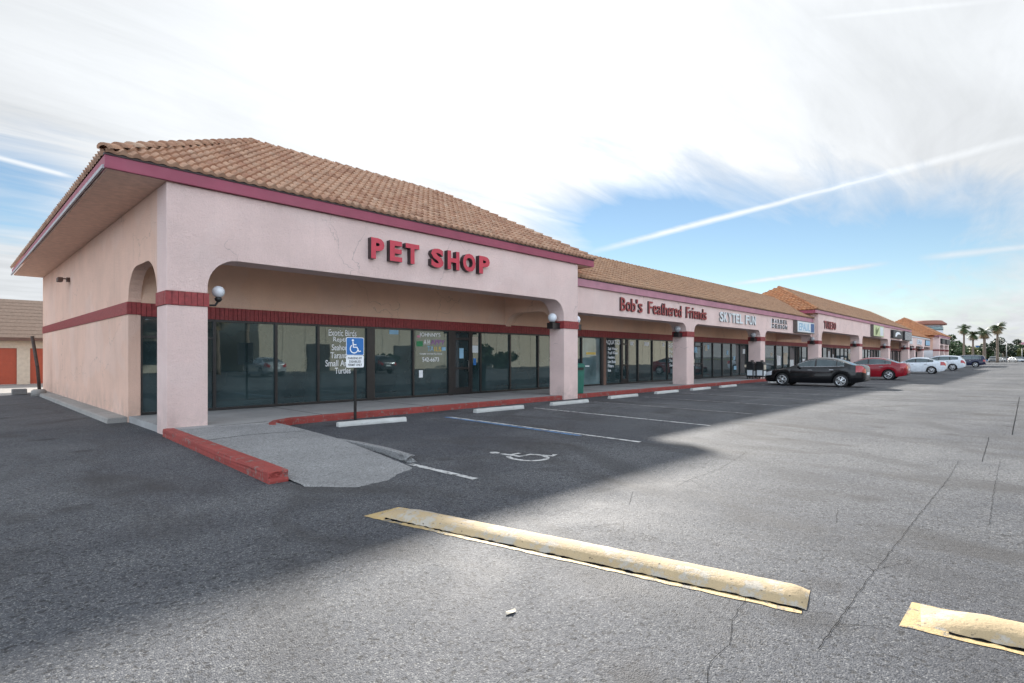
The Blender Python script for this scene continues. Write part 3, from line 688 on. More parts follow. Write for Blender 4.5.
poster(G1[5], a+.1, a+.36, 1.86, 2.04, M['ink_grn']); poster(G1[5], a+.12, a+.24, 2.16, 2.23, M['ink_pinkish']); poster(G1[5], a+1.18, a+1.36, 1.73, 1.85, M['ink_lblue'])
poster(G1[5], a+.20, a+.36, .80, 1.05, M['white'])
poster(G1[6], 12.98, 13.18, 1.45, 1.82, M['ink_lblue']); poster(G1[7], 13.58, 13.9, 1.95, 2.25, M['cream']); poster(G1[7], 13.58, 13.9, 1.66, 1.93, M['sign_white']); poster(G1[7], 13.66, 13.8, 1.2, 1.45, M['sign_blue'])
poster(G1[4], 10.0, 10.35, 2.24, 2.38, M['ink_lblue'])

# ---- second section: long set-back arcade
S2 = thing('shop_building', 'long low pink arcade of shops between the pet shop and the next hipped section', 'building', (16, 12.35, 0), 'sections of the shopping plaza')
P2 = [(15.905, 15.906), (25.4, 26.2), (35.5, 36.3), (46.49, 46.495)]
front_wall(S2, 15.905, 46.495, 12.35, .75, P2, 3.18, 4.16, .5, M['stucco'])
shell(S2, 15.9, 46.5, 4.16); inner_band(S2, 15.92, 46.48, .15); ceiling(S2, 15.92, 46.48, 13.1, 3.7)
fascia(S2, 15.91, 46.49, 12.28, 4.16, 4.44, M['fascia_light'])
roof(S2, 15.95, 46.6, 12.2, 4.48, 3.0, PITCH, M['tile2'], M['tile2'], False, False, tile=.22)
xsS2 = [15.6, 17.3, 18.8, 20.35, 21.9, 22.3, 23.7, 24.3, 25.3, 26.8, 28.5]
while xsS2[-1] < 45: xsS2.append(xsS2[-1]+1.52)
xsS2[-1] = 46.4
G2 = []
for i in range(len(xsS2)-1):
    a, b = xsS2[i], xsS2[i+1]
    if abs(a-21.9) < .01:
        boxobj('jamb', (a+.18, b, GY-.02, GY+.1, WALK, HEAD), M['wood'], S2); boxobj('mullion', (a, a+.18, GY-.02, GY+.1, WALK, HEAD), M['frame'], S2); continue
    k = 'door' if i in (6, 12, 18, 24) else 'window'
    G2.append((a, b, pane(S2, a, b, k, M['glass_tint'] if i == 3 else None)))
def pane_at(L, x): return [g for a, b, g in L if a <= x < b][0]
g = pane_at(G2, 23.0)
lettering(g, [('AQUATICS', 22.36, 23.64, 2.08, 2.34), ('Salt Water', 22.55, 23.4, 1.84, 1.99), ('Fresh Water', 22.55, 23.45, 1.63, 1.78), ('Feeders', 22.55, 23.15, 1.42, 1.56), ('Live Rock', 22.55, 23.25, 1.20, 1.35), ('Filters', 22.55, 23.05, .99, 1.14), ('Ice', 22.55, 22.8, .78, .92)], M['white'])
g = pane_at(G2, 19.6)
lettering(g, [('XXXX', 18.85, 19.4, 1.3, 2.3)], M['white']) if False else poster(g, 18.9, 19.5, 1.2, 2.3, M['sign_white'])
g = pane_at(G2, 21.0); poster(g, 20.75, 21.5, 1.62, 1.72, M['ink_yel']); poster(g, 20.6, 21.0, 1.05, 1.1, M['white'])
for x, w in ((24.6, .3), (26.0, .5), (28.0, .2)):
    try: poster(pane_at(G2, x), x, x+w, 2.1, 2.3, M['sign_white'])
    except IndexError: pass
a, b, g = [t for t in G2 if t[0] >= 28.4][0]
lettering(g, [('BIRDS', a+.2, b-.2, 2.02, 2.3), ('Parrots', a+.3, b-.3, 1.74, 1.92), ('Finches', a+.3, b-.25, 1.46, 1.66), ('Supplies', a+.3, b-.25, 1.2, 1.38), ('Seeds', a+.3, b-.4, .95, 1.12)], M['sign_white'])
for a, b, g in G2:
    if a > 29.5 and R.random() < .75:
        for _ in range(R.randint(1, 3)):
            x = R.uniform(a+.1, b-.6); z = R.uniform(.6, 2.0); poster(g, x, x+R.uniform(.25, .5), z, z+R.uniform(.15, .4), R.choice([M['sign_white'], M['white'], M['ink_lblue'], M['cream'], M['ink_pinkish']]), off=.004+.003*_)

# ---- third, projecting section
S3 = thing('shop_building', 'third plaza section with hipped tile roof behind the black and red sedans', 'building', (46.5, 11.9, 0), 'sections of the shopping plaza')
P3 = [(46.5, 47.4), (60.2, 61.4), (74.5, 75.7), (88.1, 89.4)]
front_wall(S3, 46.5, 89.4, 11.9, .75, P3, 3.53, FB, .6, M['stucco'])
bm = bmesh.new(); add_box(bm, 46.5, 46.8, 12.65, 30.2, 2.9, FB); link('side_wall', bm, M['stucco_side'], S3)
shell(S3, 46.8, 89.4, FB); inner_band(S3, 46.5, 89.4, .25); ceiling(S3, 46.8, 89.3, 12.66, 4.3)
fascia(S3, 45.6, 90.3, 11.83, FB, FT, M['fascia_light'])
bm = bmesh.new(); add_box(bm, 45.62, 45.68, 11.86, 19.6, FB, FT); link('fascia', bm, M['fascia'], S3)
bm = bmesh.new(); add_box(bm, 45.68, 46.7, 11.89, 19.6, FB+.005, FB+.05); link('soffit', bm, M['soffit'], S3)
roof(S3, 45.6, 90.3, 11.76, FT+.04, 4.0, PITCH, M['tile2'], M['tile3'], 'orange', True, tile=.30)
x = 46.6; G3 = []; i = 0
while x < 88:
    G3.append((x, x+1.7, pane(S3, x, x+1.7, 'door' if i in (5, 13, 20) else 'window'))); x += 1.7; i += 1
for a, b, g in G3:
    if R.random() < .6:
        z = R.uniform(.5, 1.3); poster(g, a+R.uniform(.1, .4), b-R.uniform(.2, .9), z, z+R.uniform(.5, 1.0), R.choice([M['cream'], M['sign_white'], M['white']]))

# ---- fourth (low) and fifth sections
S4 = thing('shop_building', 'low pale plaza section seen above the white sedan roof', 'building', (89.5, 12.35, 0), 'sections of the shopping plaza')
P4 = [(89.41, 89.42), (97, 98), (105.4, 106.4), (113.79, 113.8)]
front_wall(S4, 89.41, 113.8, 12.35, .75, P4, 3.1, 4.3, .5, M['stucco']); shell(S4, 89.42, 113.8, 4.2); inner_band(S4, 89.5, 113.7, .4); ceiling(S4, 89.5, 113.7, 13.1, 3.6)
fascia(S4, 90.35, 112.9, 12.28, 4.3, 4.5, M['white_trim']); roof(S4, 90.35, 113.9, 12.2, 4.54, 3.4, PITCH, M['tile3'], M['tile3'], False, False, tile=.4)
x = 90
while x < 112: pane(S4, x, x+1.9); x += 1.9
S5 = thing('shop_building', 'farthest plaza section with orange hipped roof, left of the palms', 'building', (114, 11.2, 0), 'sections of the shopping plaza')
P5 = [(113.85, 115), (120.4, 121.4), (127, 128.2)]
front_wall(S5, 113.85, 128.2, 11.2, .8, P5, 3.5, FB, .6, M['stucco']); bm = bmesh.new(); add_box(bm, 113.85, 114.2, 12.0, 26, 2.6, FB); link('side_wall', bm, M['stucco_side'], S5)
shell(S5, 114.2, 128.2, FB, 26); inner_band(S5, 114.3, 128.1, .4); ceiling(S5, 114.3, 128, 12, 4.2)
fascia(S5, 112.9, 129.1, 11.1, FB, FT, M['fascia_light']); roof(S5, 112.9, 129.1, 11.0, FT+.04, 5.6, .6, M['tile3'], M['tile3'], 'orange', True, tile=.4)
x = 114.4
while x < 126.5: pane(S5, x, x+1.9); x += 1.9
# tower behind
T = thing('tower_building', 'round pale tower with brown roof rising behind the far plaza roof', 'building', (160, 18, 0))
bm = bmesh.new(); add_lathe(bm, [(3.0, 0), (3.0, 7.6), (2.9, 7.6), (2.9, 8.9)], (160, 18, 0), 'z', 24); link('wall', bm, M['white_trim'], T)
bm = bmesh.new(); add_lathe(bm, [(3.05, 7.7), (3.05, 8.5)], (160, 18, 0), 'z', 24); link('window', bm, M['teal'], T)
bm = bmesh.new(); add_lathe(bm, [(3.7, 8.9), (3.75, 9.2), (2.8, 9.95), (.5, 10.05)], (160, 18, 0), 'z', 24); link('roof', bm, M['brick_roof'], T)

# ------------------------------------------------------------------ shop signs
s = thing('shop_sign', 'big red channel letters reading PET SHOP on the pink front wall', 'sign', (7.33, 11.9, 4))
def xat(u, y): k = u-512; return y*(FPX*math.cos(TH)+math.sin(TH)*k)/(FPX*math.sin(TH)-math.cos(TH)*k)
for ch, a, b, z in (('P', 371, 384.3, 3.95), ('E', 389.8, 402, 3.96), ('T', 405.5, 419.2, 3.96), ('S', 431, 443.5, 3.96), ('H', 447.5, 459.3, 3.97), ('O', 462.8, 475.5, 3.98), ('P', 479, 489.6, 3.98)):
    a, b = xat(a, 11.76), xat(b, 11.76)
    bm = bmesh.new(); text_bm(bm, ch, a, b, z-.02, z+.5, 11.75, .15, 0, 1, .045); link('letter', bm, [M['letter_red'], M['letter_side']], s)
    bm = bmesh.new(); add_box(bm, (a+b)/2-.02, (a+b)/2+.02, 11.85, 11.9, z+.2, z+.24)
    bm.free()
s = thing('shop_sign', "maroon letters reading Bob's Feathered Friends over the second arcade", 'sign', (19.4, 12.3, 3.4))
letters('t', "Bob's", 19.35, 21.1, 3.42, 3.97, 12.28, .07, [M['letter_maroon'], M['letter_side']], s, .006)
letters('t', 'Feathered', 21.6, 24.75, 3.42, 3.97, 12.28, .07, [M['letter_maroon'], M['letter_side']], s, .006)
letters('t', 'Friends', 25.25, 27.55, 3.42, 3.97, 12.28, .07, [M['letter_maroon'], M['letter_side']], s, .006)
s = thing('shop_sign', "worn white letters beside the maroon Bob's lettering, above the newspaper box bay", 'sign', (29.2, 12.3, 3.4))
letters('t', 'SKYTEL FUN', 29.2, 34.5, 3.44, 3.98, 12.28, .08, [M['sign_white'], M['pole']], s, .03)
s = thing('shop_sign', 'two-row dark lettering on the pink wall left of the white light box', 'sign', (37.4, 12.3, 3.4))
letters('t', 'BARBER', 37.4, 40.5, 3.74, 4.02, 12.3, .05, [M['txt_dark'], M['white']], s, .05); letters('t', 'DESIGN', 37.4, 40.5, 3.40, 3.68, 12.3, .05, [M['txt_dark'], M['white']], s, .05)
def lightbox(x0, x1, yw, z0, z1, label, face, frame=None, dep=.28):
    s = thing('light_box_sign', label, 'sign', (x0, yw, z0))
    boxobj('cabinet', (x0, x1, yw-dep, yw-.004, z0, z1), frame or M['alu'], s, bevel=.01); boxobj('face', (x0+.06, x1-.06, yw-dep-.012, yw-dep-.002, z0+.06, z1-.06), face, s)
    return s, yw-dep-.016
s, fy = lightbox(41.9, 46.1, 12.35, 3.25, 4.12, 'white light box sign with pale blue lettering left of the third section', M['sign_white'])
bm = bmesh.new(); text_bm(bm, 'EPAUL', 42.3, 44.9, 3.4, 3.95, fy, .004, 0, None, .02); link('lettering', bm, M['ink_lblue'], s)
boxobj('panel', (45.1, 45.95, fy-.002, fy+.002, 3.35, 4.0), M['txt_blue'], s)
s = thing('shop_sign', 'short dull maroon letters at the left end of the third section wall', 'sign', (47.8, 11.9, 3.7))
letters('t', 'TUXEDO', 47.9, 51.5, 3.74, 4.36, 11.84, .05, [M['letter_maroon'], M['letter_side']], s, .03)
s, fy = lightbox(65, 70.2, 11.9, 3.6, 4.80, 'yellow-green light box sign with a dark olive leaf shape', M['yellowgreen'])
bm = bmesh.new(); pts = [(65.9, 3.75), (66.5, 3.8), (67.3, 4.2), (67.6, 4.55), (66.9, 4.4), (66.5, 4.2), (66.2, 4.6), (65.9, 4.3)]; add_prism(bm, pts, 'y', fy-.004, fy); link('emblem', bm, M['leaf_ink'], s)
boxobj('panel', (68.2, 69.9, fy-.002, fy+.002, 3.75, 4.65), M['sign_white'], s)
s, fy = lightbox(75.8, 82, 11.9, 3.72, 4.65, 'black light box sign with a white swoosh emblem', M['black'], M['black'])
bm = bmesh.new(); ribbon_pts = [(76.9, 3.9), (77.2, 4.3), (78.2, 4.48), (79.6, 4.45), (81, 4.15), (80.2, 4.2), (79.0, 4.2), (78.2, 4.1), (77.7, 3.88)]; add_prism(bm, ribbon_pts, 'y', fy-.004, fy); link('emblem', bm, M['white'], s)
s, fy = lightbox(83.6, 89, 11.9, 3.6, 4.75, 'dark grey light box sign at the right end of the third section', M['grey_sign'], M['black'])
s, fy = lightbox(90.6, 94.5, 12.35, 3.3, 4.2, 'white panel sign at the left end of the low far section', M['sign_white'], M['white_trim'], .1)
s, fy = lightbox(99, 103.5, 12.35, 3.35, 4.15, 'white and blue panel sign at the middle of the low far section', M['sign_white'], M['white_trim'], .1)
bm = bmesh.new(); text_bm(bm, 'GALA', 99.4, 103, 3.5, 4.0, fy, .004); link('lettering', bm, M['txt_blue'], s)
s, fy = lightbox(107.5, 112.5, 12.35, 3.3, 4.2, 'pale blue panel sign at the right end of the low far section', M['ink_lblue'], M['black'], .1)
s, fy = lightbox(115.5, 119.8, 11.2, 3.75, 4.6, 'small black sign on the farthest section, left of its twin', M['black'], M['black'])
s, fy = lightbox(121.6, 127, 11.2, 3.75, 4.6, 'wider black sign on the farthest section at its right end', M['black'], M['black'])

# ------------------------------------------------------------------ wall lamps
def lamp(x, y, z, d, label, thin=False):
    """d = +1 or -1: side of the pillar the bracket points to along X"""
    t = thing('wall_lamp', label, 'lamp', (x, y, z), 'globe wall lamps on the pillars')
    bm = bmesh.new()
    if thin:
        add_box(bm, x, x+d*.03, y-.06, y+.06, z-.10, z+.10); add_tube(bm, [(x+d*.02, y, z), (x+d*.12, y, z-.06), (x+d*.24, y, z-.05), (x+d*.30, y, z+.04)], .022)
        add_lathe(bm, [(.03, z+.02), (.06, z+.05), (.075, z+.09), (.05, z+.12)], (x+d*.30, y, 0), 'z', 14); r = .122; cx, cz = x+d*.30, z+.235; m = M['globe']
    else:
        add_box(bm, min(x, x+d*.42), max(x, x+d*.42), y-.13, y+.13, z-.13, z+.08); add_lathe(bm, [(.09, z+.08), (.10, z+.12)], (x+d*.28, y, 0), 'z', 14); r = .16; cx, cz = x+d*.28, z+.26; m = M['globe'] if x < 16 else M['clear']
    bmesh.ops.recalc_face_normals(bm, faces=bm.faces[:]); link('bracket', bm, M['black'] if thin else M['frame'], t)
    bm = bmesh.new(); add_ball(bm, (cx, y, cz), r); link('globe', bm, m, t)
lamp(3.67, 12.23, 2.62, 1, 'white globe lamp on a thin curved bracket on the corner pillar', True)
lamp(15.1, 12.2, 2.62, -1, 'white globe lamp on the left face of the pillar beside the green bin')
lamp(15.92, 12.2, 2.62, 1, 'white globe lamp half hidden on the right side of the pillar beside the green bin')
lamp(25.4, 12.7, 2.62, -1, "smoky globe lamp on the pillar under the Bob's Feathered Friends sign")
lamp(35.5, 12.7, 2.62, -1, 'smoky globe lamp on the pillar behind the newspaper box')
lamp(46.5, 12.25, 2.62, -1, 'smoky globe lamp on the corner of the third section under the white light box')
lamp(60.2, 12.25, 2.62, -1, 'smoky globe lamp on the pillar left of the yellow-green sign')
lamp(74.5, 12.25, 2.62, -1, 'smoky globe lamp on the pillar left of the black swoosh sign')
lamp(88.1, 12.25, 2.62, -1, 'smoky globe lamp on the pillar under the dark grey sign')
lamp(97, 12.7, 2.62, -1, 'smoky globe lamp on the first pillar of the low far section')
lamp(105.4, 12.7, 2.62, -1, 'smoky globe lamp on the second pillar of the low far section')
# small floodlight on the left wall
t = thing('wall_floodlight', 'small dark floodlight high on the left side wall under the eave', 'lamp', (2.95, 23.2, 4.05))
bm = bmesh.new(); add_box(bm, 2.86, 2.949, 23.12, 23.28, 4.0, 4.14); add_tube(bm, [(2.9, 23.2, 4.08), (2.8, 23.2, 4.1), (2.74, 23.2, 4.06)], .02); link('bracket', bm, M['brown'], t)
bm = bmesh.new(); add_box(bm, 2.62, 2.76, 23.02, 23.38, 3.98, 4.12); link('lamp_head', bm, M['brown'], t, bevel=.02)

# ------------------------------------------------------------------ street furniture
t = thing('parking_sign', 'blue and white accessible parking sign on a dark post by the red kerb', 'sign', (6.82, 11.7, 0))
bm = bmesh.new(); add_box(bm, 6.795, 6.85, 11.68, 11.72, -.02, 1.95); link('post', bm, M['frame'], t)
def plate(x0, x1, z0, z1, y, m, name, r=.03):
    bm = bmesh.new(); pts = arc(x0+r, z0+r, r, 180, 270, 4)+arc(x1-r, z0+r, r, 270, 360, 4)+arc(x1-r, z1-r, r, 0, 90, 4)+arc(x0+r, z1-r, r, 90, 180, 4); add_prism(bm, pts, 'y', y, y+.004); return link(name, bm, m, t)
X0, X1 = 6.565, 7.035
pl = plate(X0, X1, 1.54, 1.965, 11.665, M['white'], 'sign_panel'); pl2 = plate(X0, X1, 1.25, 1.535, 11.665, M['white'], 'sign_panel')
f = plate(X0+.012, X1-.012, 1.552, 1.953, 11.662, M['sign_blue'], 'blue_field')
bm = bmesh.new(); lines, head = access_symbol(lambda p: (6.63+p[0]*.34, 1.585+p[1]*.335), .36)
for i, (plx, w) in enumerate(lines): ribbon(bm, plx, w, 0.0004*i)
bm.faces.new([bm.verts.new((x, y, 0)) for x, y in head])
for v in bm.verts: v.co = Vector((v.co.x, 11.6605-v.co.z, v.co.y))
bmesh.ops.recalc_face_normals(bm, faces=bm.faces[:]); link('symbol', bm, M['white'], t)
bm = bmesh.new()
for k, tx in enumerate(('PARKING BY', 'DISABLED', 'PERMIT ONLY')): text_bm(bm, tx, X0+.05+(.03 if k == 1 else 0), X1-.05-(.03 if k == 1 else 0), 1.445-k*.08, 1.50-k*.08, 11.662, .002, 0, None, .01)
link('lettering', bm, M['txt_dark'], t)

t = thing('trash_bin', 'tall green trash bin on the sidewalk beside the second pillar', 'bin', (16.4, 12.35, WALK))
bm = bmesh.new(); add_box(bm, 16.05, 16.62, 12.12, 12.66, WALK, 1.12)
for v in bm.verts:
    if v.co.z < .5: v.co.x += (16.335-v.co.x)*.1; v.co.y += (12.39-v.co.y)*.1
link('body', bm, M['green_bin'], t, bevel=.025)
bm = bmesh.new(); add_prism(bm, [(12.1, 1.12), (12.68, 1.12), (12.68, 1.17), (12.55, 1.26), (12.23, 1.26), (12.1, 1.17)], 'x', 16.03, 16.64); link('lid', bm, M['green_bin'], t, bevel=.012)
bm = bmesh.new(); add_box(bm, 16.15, 16.52, 12.095, 12.115, 1.02, 1.1); link('flap', bm, M['black'], t)
def newsbox(x, y, label, body, panel):
    t = thing('newspaper_box', label, 'newspaper box', (x, y, WALK), 'newspaper boxes by the pillar')
    bm = bmesh.new(); add_box(bm, x-.25, x+.25, y-.22, y+.22, WALK+.12, WALK+.95); link('cabinet', bm, body, t, bevel=.02)
    bm = bmesh.new()
    for dx in (-.2, .2):
        for dy in (-.17, .17): add_box(bm, x+dx-.02, x+dx+.02, y+dy-.02, y+dy+.02, WALK, WALK+.12)
    link('stand', bm, M['black'], t)
    bm = bmesh.new(); add_prism(bm, [(y-.23, WALK+.95), (y+.23, WALK+.95), (y+.23, WALK+1.08), (y-.12, WALK+1.06)], 'x', x-.26, x+.26); link('hood', bm, body, t, bevel=.01)
    boxobj('display_window', (x-.19, x+.19, y-.232, y-.222, WALK+.58, WALK+.88), panel, t); boxobj('front_panel', (x-.2, x+.2, y-.23, y-.222, WALK+.2, WALK+.5), M['sign_white'], t)
    boxobj('side_panel', (x-.262, x-.252, y-.16, y+.16, WALK+.22, WALK+.55), M['sign_white'], t)
    boxobj('coin_box', (x+.02, x+.16, y-.1, y+.05, WALK+1.06, WALK+1.16), M['alu'], t)
newsbox(34.9, 12.7, 'dark newspaper box with white front panel standing against the pillar', M['black'], M['alu'])
newsbox(35.05, 12.16, 'second dark newspaper box with a cream window, nearer the kerb', M['black'], M['cream'])

# leaning post by the far end of the left wall
t = thing('leaning_post', 'rusty leaning steel post in a concrete footing at the far end of the left wall', 'post', (2.6, 27.7, 0))
bm = bmesh.new(); add_tube(bm, [(2.62, 27.7, 0), (2.55, 27.72, 1.1), (2.40, 27.75, 2.3)], .055, 8); link('post', bm, M['rust'], t)
bm = bmesh.new(); add_lathe(bm, [(.24, 0), (.23, .2), (.16, .26)], (2.58, 27.6, 0), 'z', 14); link('footing', bm, M['conc'], t)
t = tag(boxobj('concrete_block', (1.9, 2.35, 28.9, 29.2, 0, .24), M['rubble'], bevel=.03), 'small grey concrete rubble block on the ground beside the leaning post', 'block')

# ------------------------------------------------------------------ storage building (left background)
B = thing('storage_building', 'cream storage building with orange roll-up doors and brown shingle roof', 'building', (0, 40, 0))
bm = bmesh.new(); Y = 40.0
doors = [(-17.2, -14.4), (-13.4, -10.6), (-9.6, -6.8), (-5.8, -3.0), (-2.0, .8), (1.8, 4.6), (5.6, 8.4)]
doors = [(.2+3.17*k, 2.83+3.17*k) for k in range(-5, 3)]
xx = -20
for a, b in doors: add_box(bm, xx, a, Y, Y+.3, 0, 2.45); xx = b
add_box(bm, xx, 12, Y, Y+.3, 0, 2.45)
for a, b in doors: add_box(bm, a, b, Y, Y+.3, 1.98, 2.45)
link('wall', bm, M['cream'], B)
for a, b in doors:
    bm = bmesh.new()
    for k in range(6): add_box(bm, a, b, Y+.1, Y+.14, .02+k*.327, .33+k*.327); add_box(bm, a, b, Y+.115, Y+.14, .33+k*.327, .347+k*.327)
    link('roll_door', bm, M['orange_door'], B)
bm = bmesh.new(); rows = 11
for k in range(rows):
    y0 = Y-.5+k*.5; z0 = 2.5+k*.225; add_prism(bm, [(y0, z0), (y0, z0+.04), (y0+.52, z0+.04+.225), (y0+.52, z0+.2)], 'x', -20.5, 12.5)
link('roof', bm, M['shingle'], B)
boxobj('fascia', (-20.5, 12.5, Y-.56, Y-.505, 2.38, 2.55), M['brown'], B)

# ------------------------------------------------------------------ cars
def interp(tab, s):
    if s <= tab[0][0]: return tab[0][1]
    for i in range(len(tab)-1):
        a, b = tab[i], tab[i+1]
        if s <= b[0]:
            p0 = tab[max(i-1, 0)]; p3 = tab[min(i+2, len(tab)-1)]
            h = b[0]-a[0]; t = (s-a[0])/h; d = (b[1]-a[1])/h
            def slope(q, r, w):
                d1 = (r[1]-q[1])/(r[0]-q[0]) if r[0] != q[0] else 0; d2 = (w[1]-r[1])/(w[0]-r[0]) if w[0] != r[0] else 0
                return 0 if d1*d2 <= 0 else 2*d1*d2/(d1+d2)
            m0 = slope(p0, a, b) if i > 0 else d; m1 = slope(a, b, p3) if i+2 < len(tab) else d
            return (2*t**3-3*t*t+1)*a[1] + (t**3-2*t*t+t)*h*m0 + (-2*t**3+3*t*t)*b[1] + (t**3-t*t)*h*m1
    return tab[-1][1]
SEDAN = dict(L=4.62, zh=[(0,.58),(.06,.66),(.35,.76),(.9,.87),(1.25,.94),(1.6,.955),(2.4,.95),(3.4,.99),(3.9,1.05),(4.35,1.08),(4.52,1.05),(4.62,.88)],
    zr=[(1.15,.93),(1.5,1.1),(2.0,1.36),(2.4,1.455),(2.8,1.475),(3.2,1.44),(3.6,1.33),(3.95,1.18),(4.2,1.08),(4.3,1.05)], cowl=1.15, back=4.22,
    w=[(0,.60),(.10,.74),(.35,.84),(.9,.885),(2.3,.895),(3.6,.885),(4.2,.84),(4.45,.785),(4.55,.72),(4.60,.62),(4.62,.48)], zl=[(0,.34),(.1,.22),(.5,.19),(2,.18),(4.1,.22),(4.5,.30),(4.62,.42)],
    wh=(.93, 3.63), r=.325, ws=(1.28, 2.15), rw=(3.42, 4.1), sw=((1.62, 2.44), (2.52, 3.40), (3.46, 3.78)), tl=(.62, 1.0, 4.28))
SUV = dict(L=4.75, zh=[(0,.62),(.06,.75),(.3,.88),(.9,1.0),(1.25,1.06),(1.6,1.07),(2.4,1.06),(3.4,1.10),(4.2,1.16),(4.55,1.15),(4.68,1.05),(4.75,.85)],
    zr=[(1.1,1.04),(1.4,1.2),(1.9,1.5),(2.3,1.63),(2.9,1.68),(3.6,1.66),(4.1,1.6),(4.35,1.53),(4.6,1.2),(4.68,1.06)], cowl=1.1, back=4.66,
    w=[(0,.64),(.10,.78),(.35,.87),(.9,.92),(2.3,.93),(3.8,.92),(4.4,.88),(4.62,.83),(4.71,.75),(4.75,.6)], zl=[(0,.38),(.1,.27),(.5,.24),(2,.23),(4.1,.27),(4.5,.34),(4.75,.45)],
    wh=(.95, 3.68), r=.36, ws=(1.22, 2.1), rw=(4.34, 4.58), sw=((1.55, 2.44), (2.52, 3.4), (3.48, 4.15)), tl=(.70, 1.0, 4.40))
VAN = dict(L=5.1, zh=[(0,.66),(.06,.8),(.3,.95),(.9,1.06),(1.25,1.10),(1.6,1.10),(2.4,1.09),(3.4,1.10),(4.6,1.13),(4.95,1.12),(5.05,1.02),(5.1,.85)],
    zr=[(1.15,1.09),(1.45,1.26),(1.9,1.56),(2.25,1.70),(2.9,1.78),(3.9,1.78),(4.6,1.73),(4.85,1.66),(5.0,1.3),(5.06,1.05)], cowl=1.15, back=5.04,
    w=[(0,.70),(.10,.84),(.35,.93),(.9,.98),(2.3,.99),(4.2,.98),(4.8,.94),(5.02,.90),(5.1,.80)], zl=[(0,.42),(.1,.30),(.5,.28),(2,.27),(4.4,.30),(4.9,.38),(5.1,.5)],
    wh=(1.0, 3.98), r=.385, ws=(1.25, 2.1), rw=(4.84, 4.98), sw=((1.6, 2.5), (2.58, 3.55), (3.63, 4.6)), tl=(.60, 1.0, 4.85))
def build_car(spec, paint, name, label, cat, x_left, y_nose, group, rim=None, flip=False):
    L = spec['L']; Rw = spec['r']
    wmid = interp(spec['w'], L*.5)
    root = thing(name, label, cat, (x_left+wmid, y_nose-L/2, 0), group); root['local'] = 1
    N = int(L/.045); st = [L*i/N for i in range(N+1)]
    FR = [0, .05, .33, .62, .84, 1.0]; GQ = [.0, .13, .5, .87, 1.0]
    rings = []
    for s in st:
        w, zl, zh = interp(spec['w'], s), interp(spec['zl'], s), interp(spec['zh'], s)
        zr = interp(spec['zr'], s) if spec['cowl'] < s < spec['back'] else zh; g = max(0, zr-zh)
        za = zl
        for c in spec['wh']:
            d = abs(s-c); Ra = Rw+.055
            if d < Ra: za = max(za, Rw+math.sqrt(Ra*Ra-d*d)-.01)
        ring = [(0, zl), (w-.26, zl), (w-.25, za)]
        lat = [w-.03, w-.008, w, w-.002, w-.018, w-.065]
        for f, x in zip(FR, lat): ring.append((x, za+(zh-za)*f))
        top = min(1, g/.45); wr = (w-.1)+((.60*w/.89)-(w-.1))*top
        for q in GQ: ring.append(((w-.095)+(wr-(w-.095))*q**1.15, zh+.004+(g-.055*min(1, g/.3))*q if g > 0 else zh+.004+.004*q))
        cr = .03 if g < .02 else 0
        ring.append((wr*.62, zh+g+cr*.7-.012*min(1, g/.3)+.008)); ring.append((0, zh+g+cr+.012))
        rings.append(ring)
    K = len(rings[0]); parts = {}
    gi0 = 3+len(FR)                                    # first greenhouse point index
    for i in range(N):
        s = (st[i]+st[i+1])/2; gm = max(0, (interp(spec['zr'], s) if spec['cowl'] < s < spec['back'] else 0)-interp(spec['zh'], s))
        for k in range(K-1):
            key = 'body'
            if gi0 <= k < gi0+4:
                if 1 <= k-gi0 <= 2 and gm > .13:
                    for wi, (a, b) in enumerate(spec['sw']):
                        if a <= s <= b: key = 'window%d' % wi
                    if key == 'body' and spec['sw'][0][0] < s < spec['sw'][-1][1]: key = 'trim'
            elif k >= gi0+4:
                if spec['ws'][0] < s < spec['ws'][1]: key = 'windshield'
                elif spec['rw'][0] < s < spec['rw'][1]: key = 'rear_window'
            elif 3 <= k:
                f0 = k-3
                if s > spec['tl'][2] and f0 in (3, 4): key = 'tail'
                elif s < .42 and f0 in (3, 4): key = 'head'
            if k < 2: key = 'under'
            parts.setdefault(key, []).append((i, k))
    def P(i, k, sg): x, z = rings[i][k]; return (sg*x, L/2-st[i], z)
    def build(keylist, nm, m, sides=(-1, 1), push=0, parent=root):
        bm = bmesh.new(); vm = {}
        for sg in sides:
            def V(i, k):
                kk = (i, k, sg if rings[i][k][0] > 1e-6 else 0)
                if kk not in vm: vm[kk] = bm.verts.new(P(i, k, sg))
                return vm[kk]
            for key in keylist:
                for (i, k) in parts.get(key, ()):
                    q = [V(i, k), V(i+1, k), V(i+1, k+1), V(i, k+1)]
                    if sg > 0: q.reverse()
                    q = list(dict.fromkeys(q))
                    if len(q) > 2:
                        try: bm.faces.new(q)
                        except ValueError: pass
            if nm == 'body':
                for i in (0, N):
                    q = [V(i, k) for k in range(K)]
                    if (sg > 0) == (i == 0): q.reverse()
                    bm.faces.new(q)
        if not bm.verts: bm.free(); return None
        return link(nm, bm, m, parent, smooth=38)
    body = build(['body'], 'body', paint); build(['under'], 'underbody', M['black']); build(['trim'], 'pillar_trim', M['black'])
    for wi in range(len(spec['sw'])):
        for sg in (-1, 1): build(['window%d' % wi], 'window', M['carglass'], (sg,))
    build(['windshield'], 'windshield', M['carglass']); build(['rear_window'], 'rear_window', M['carglass'])
    for sg in (-1, 1): build(['tail'], 'tail_light', M['tail'], (sg,)); build(['head'], 'headlight', M['lamp'], (sg,))
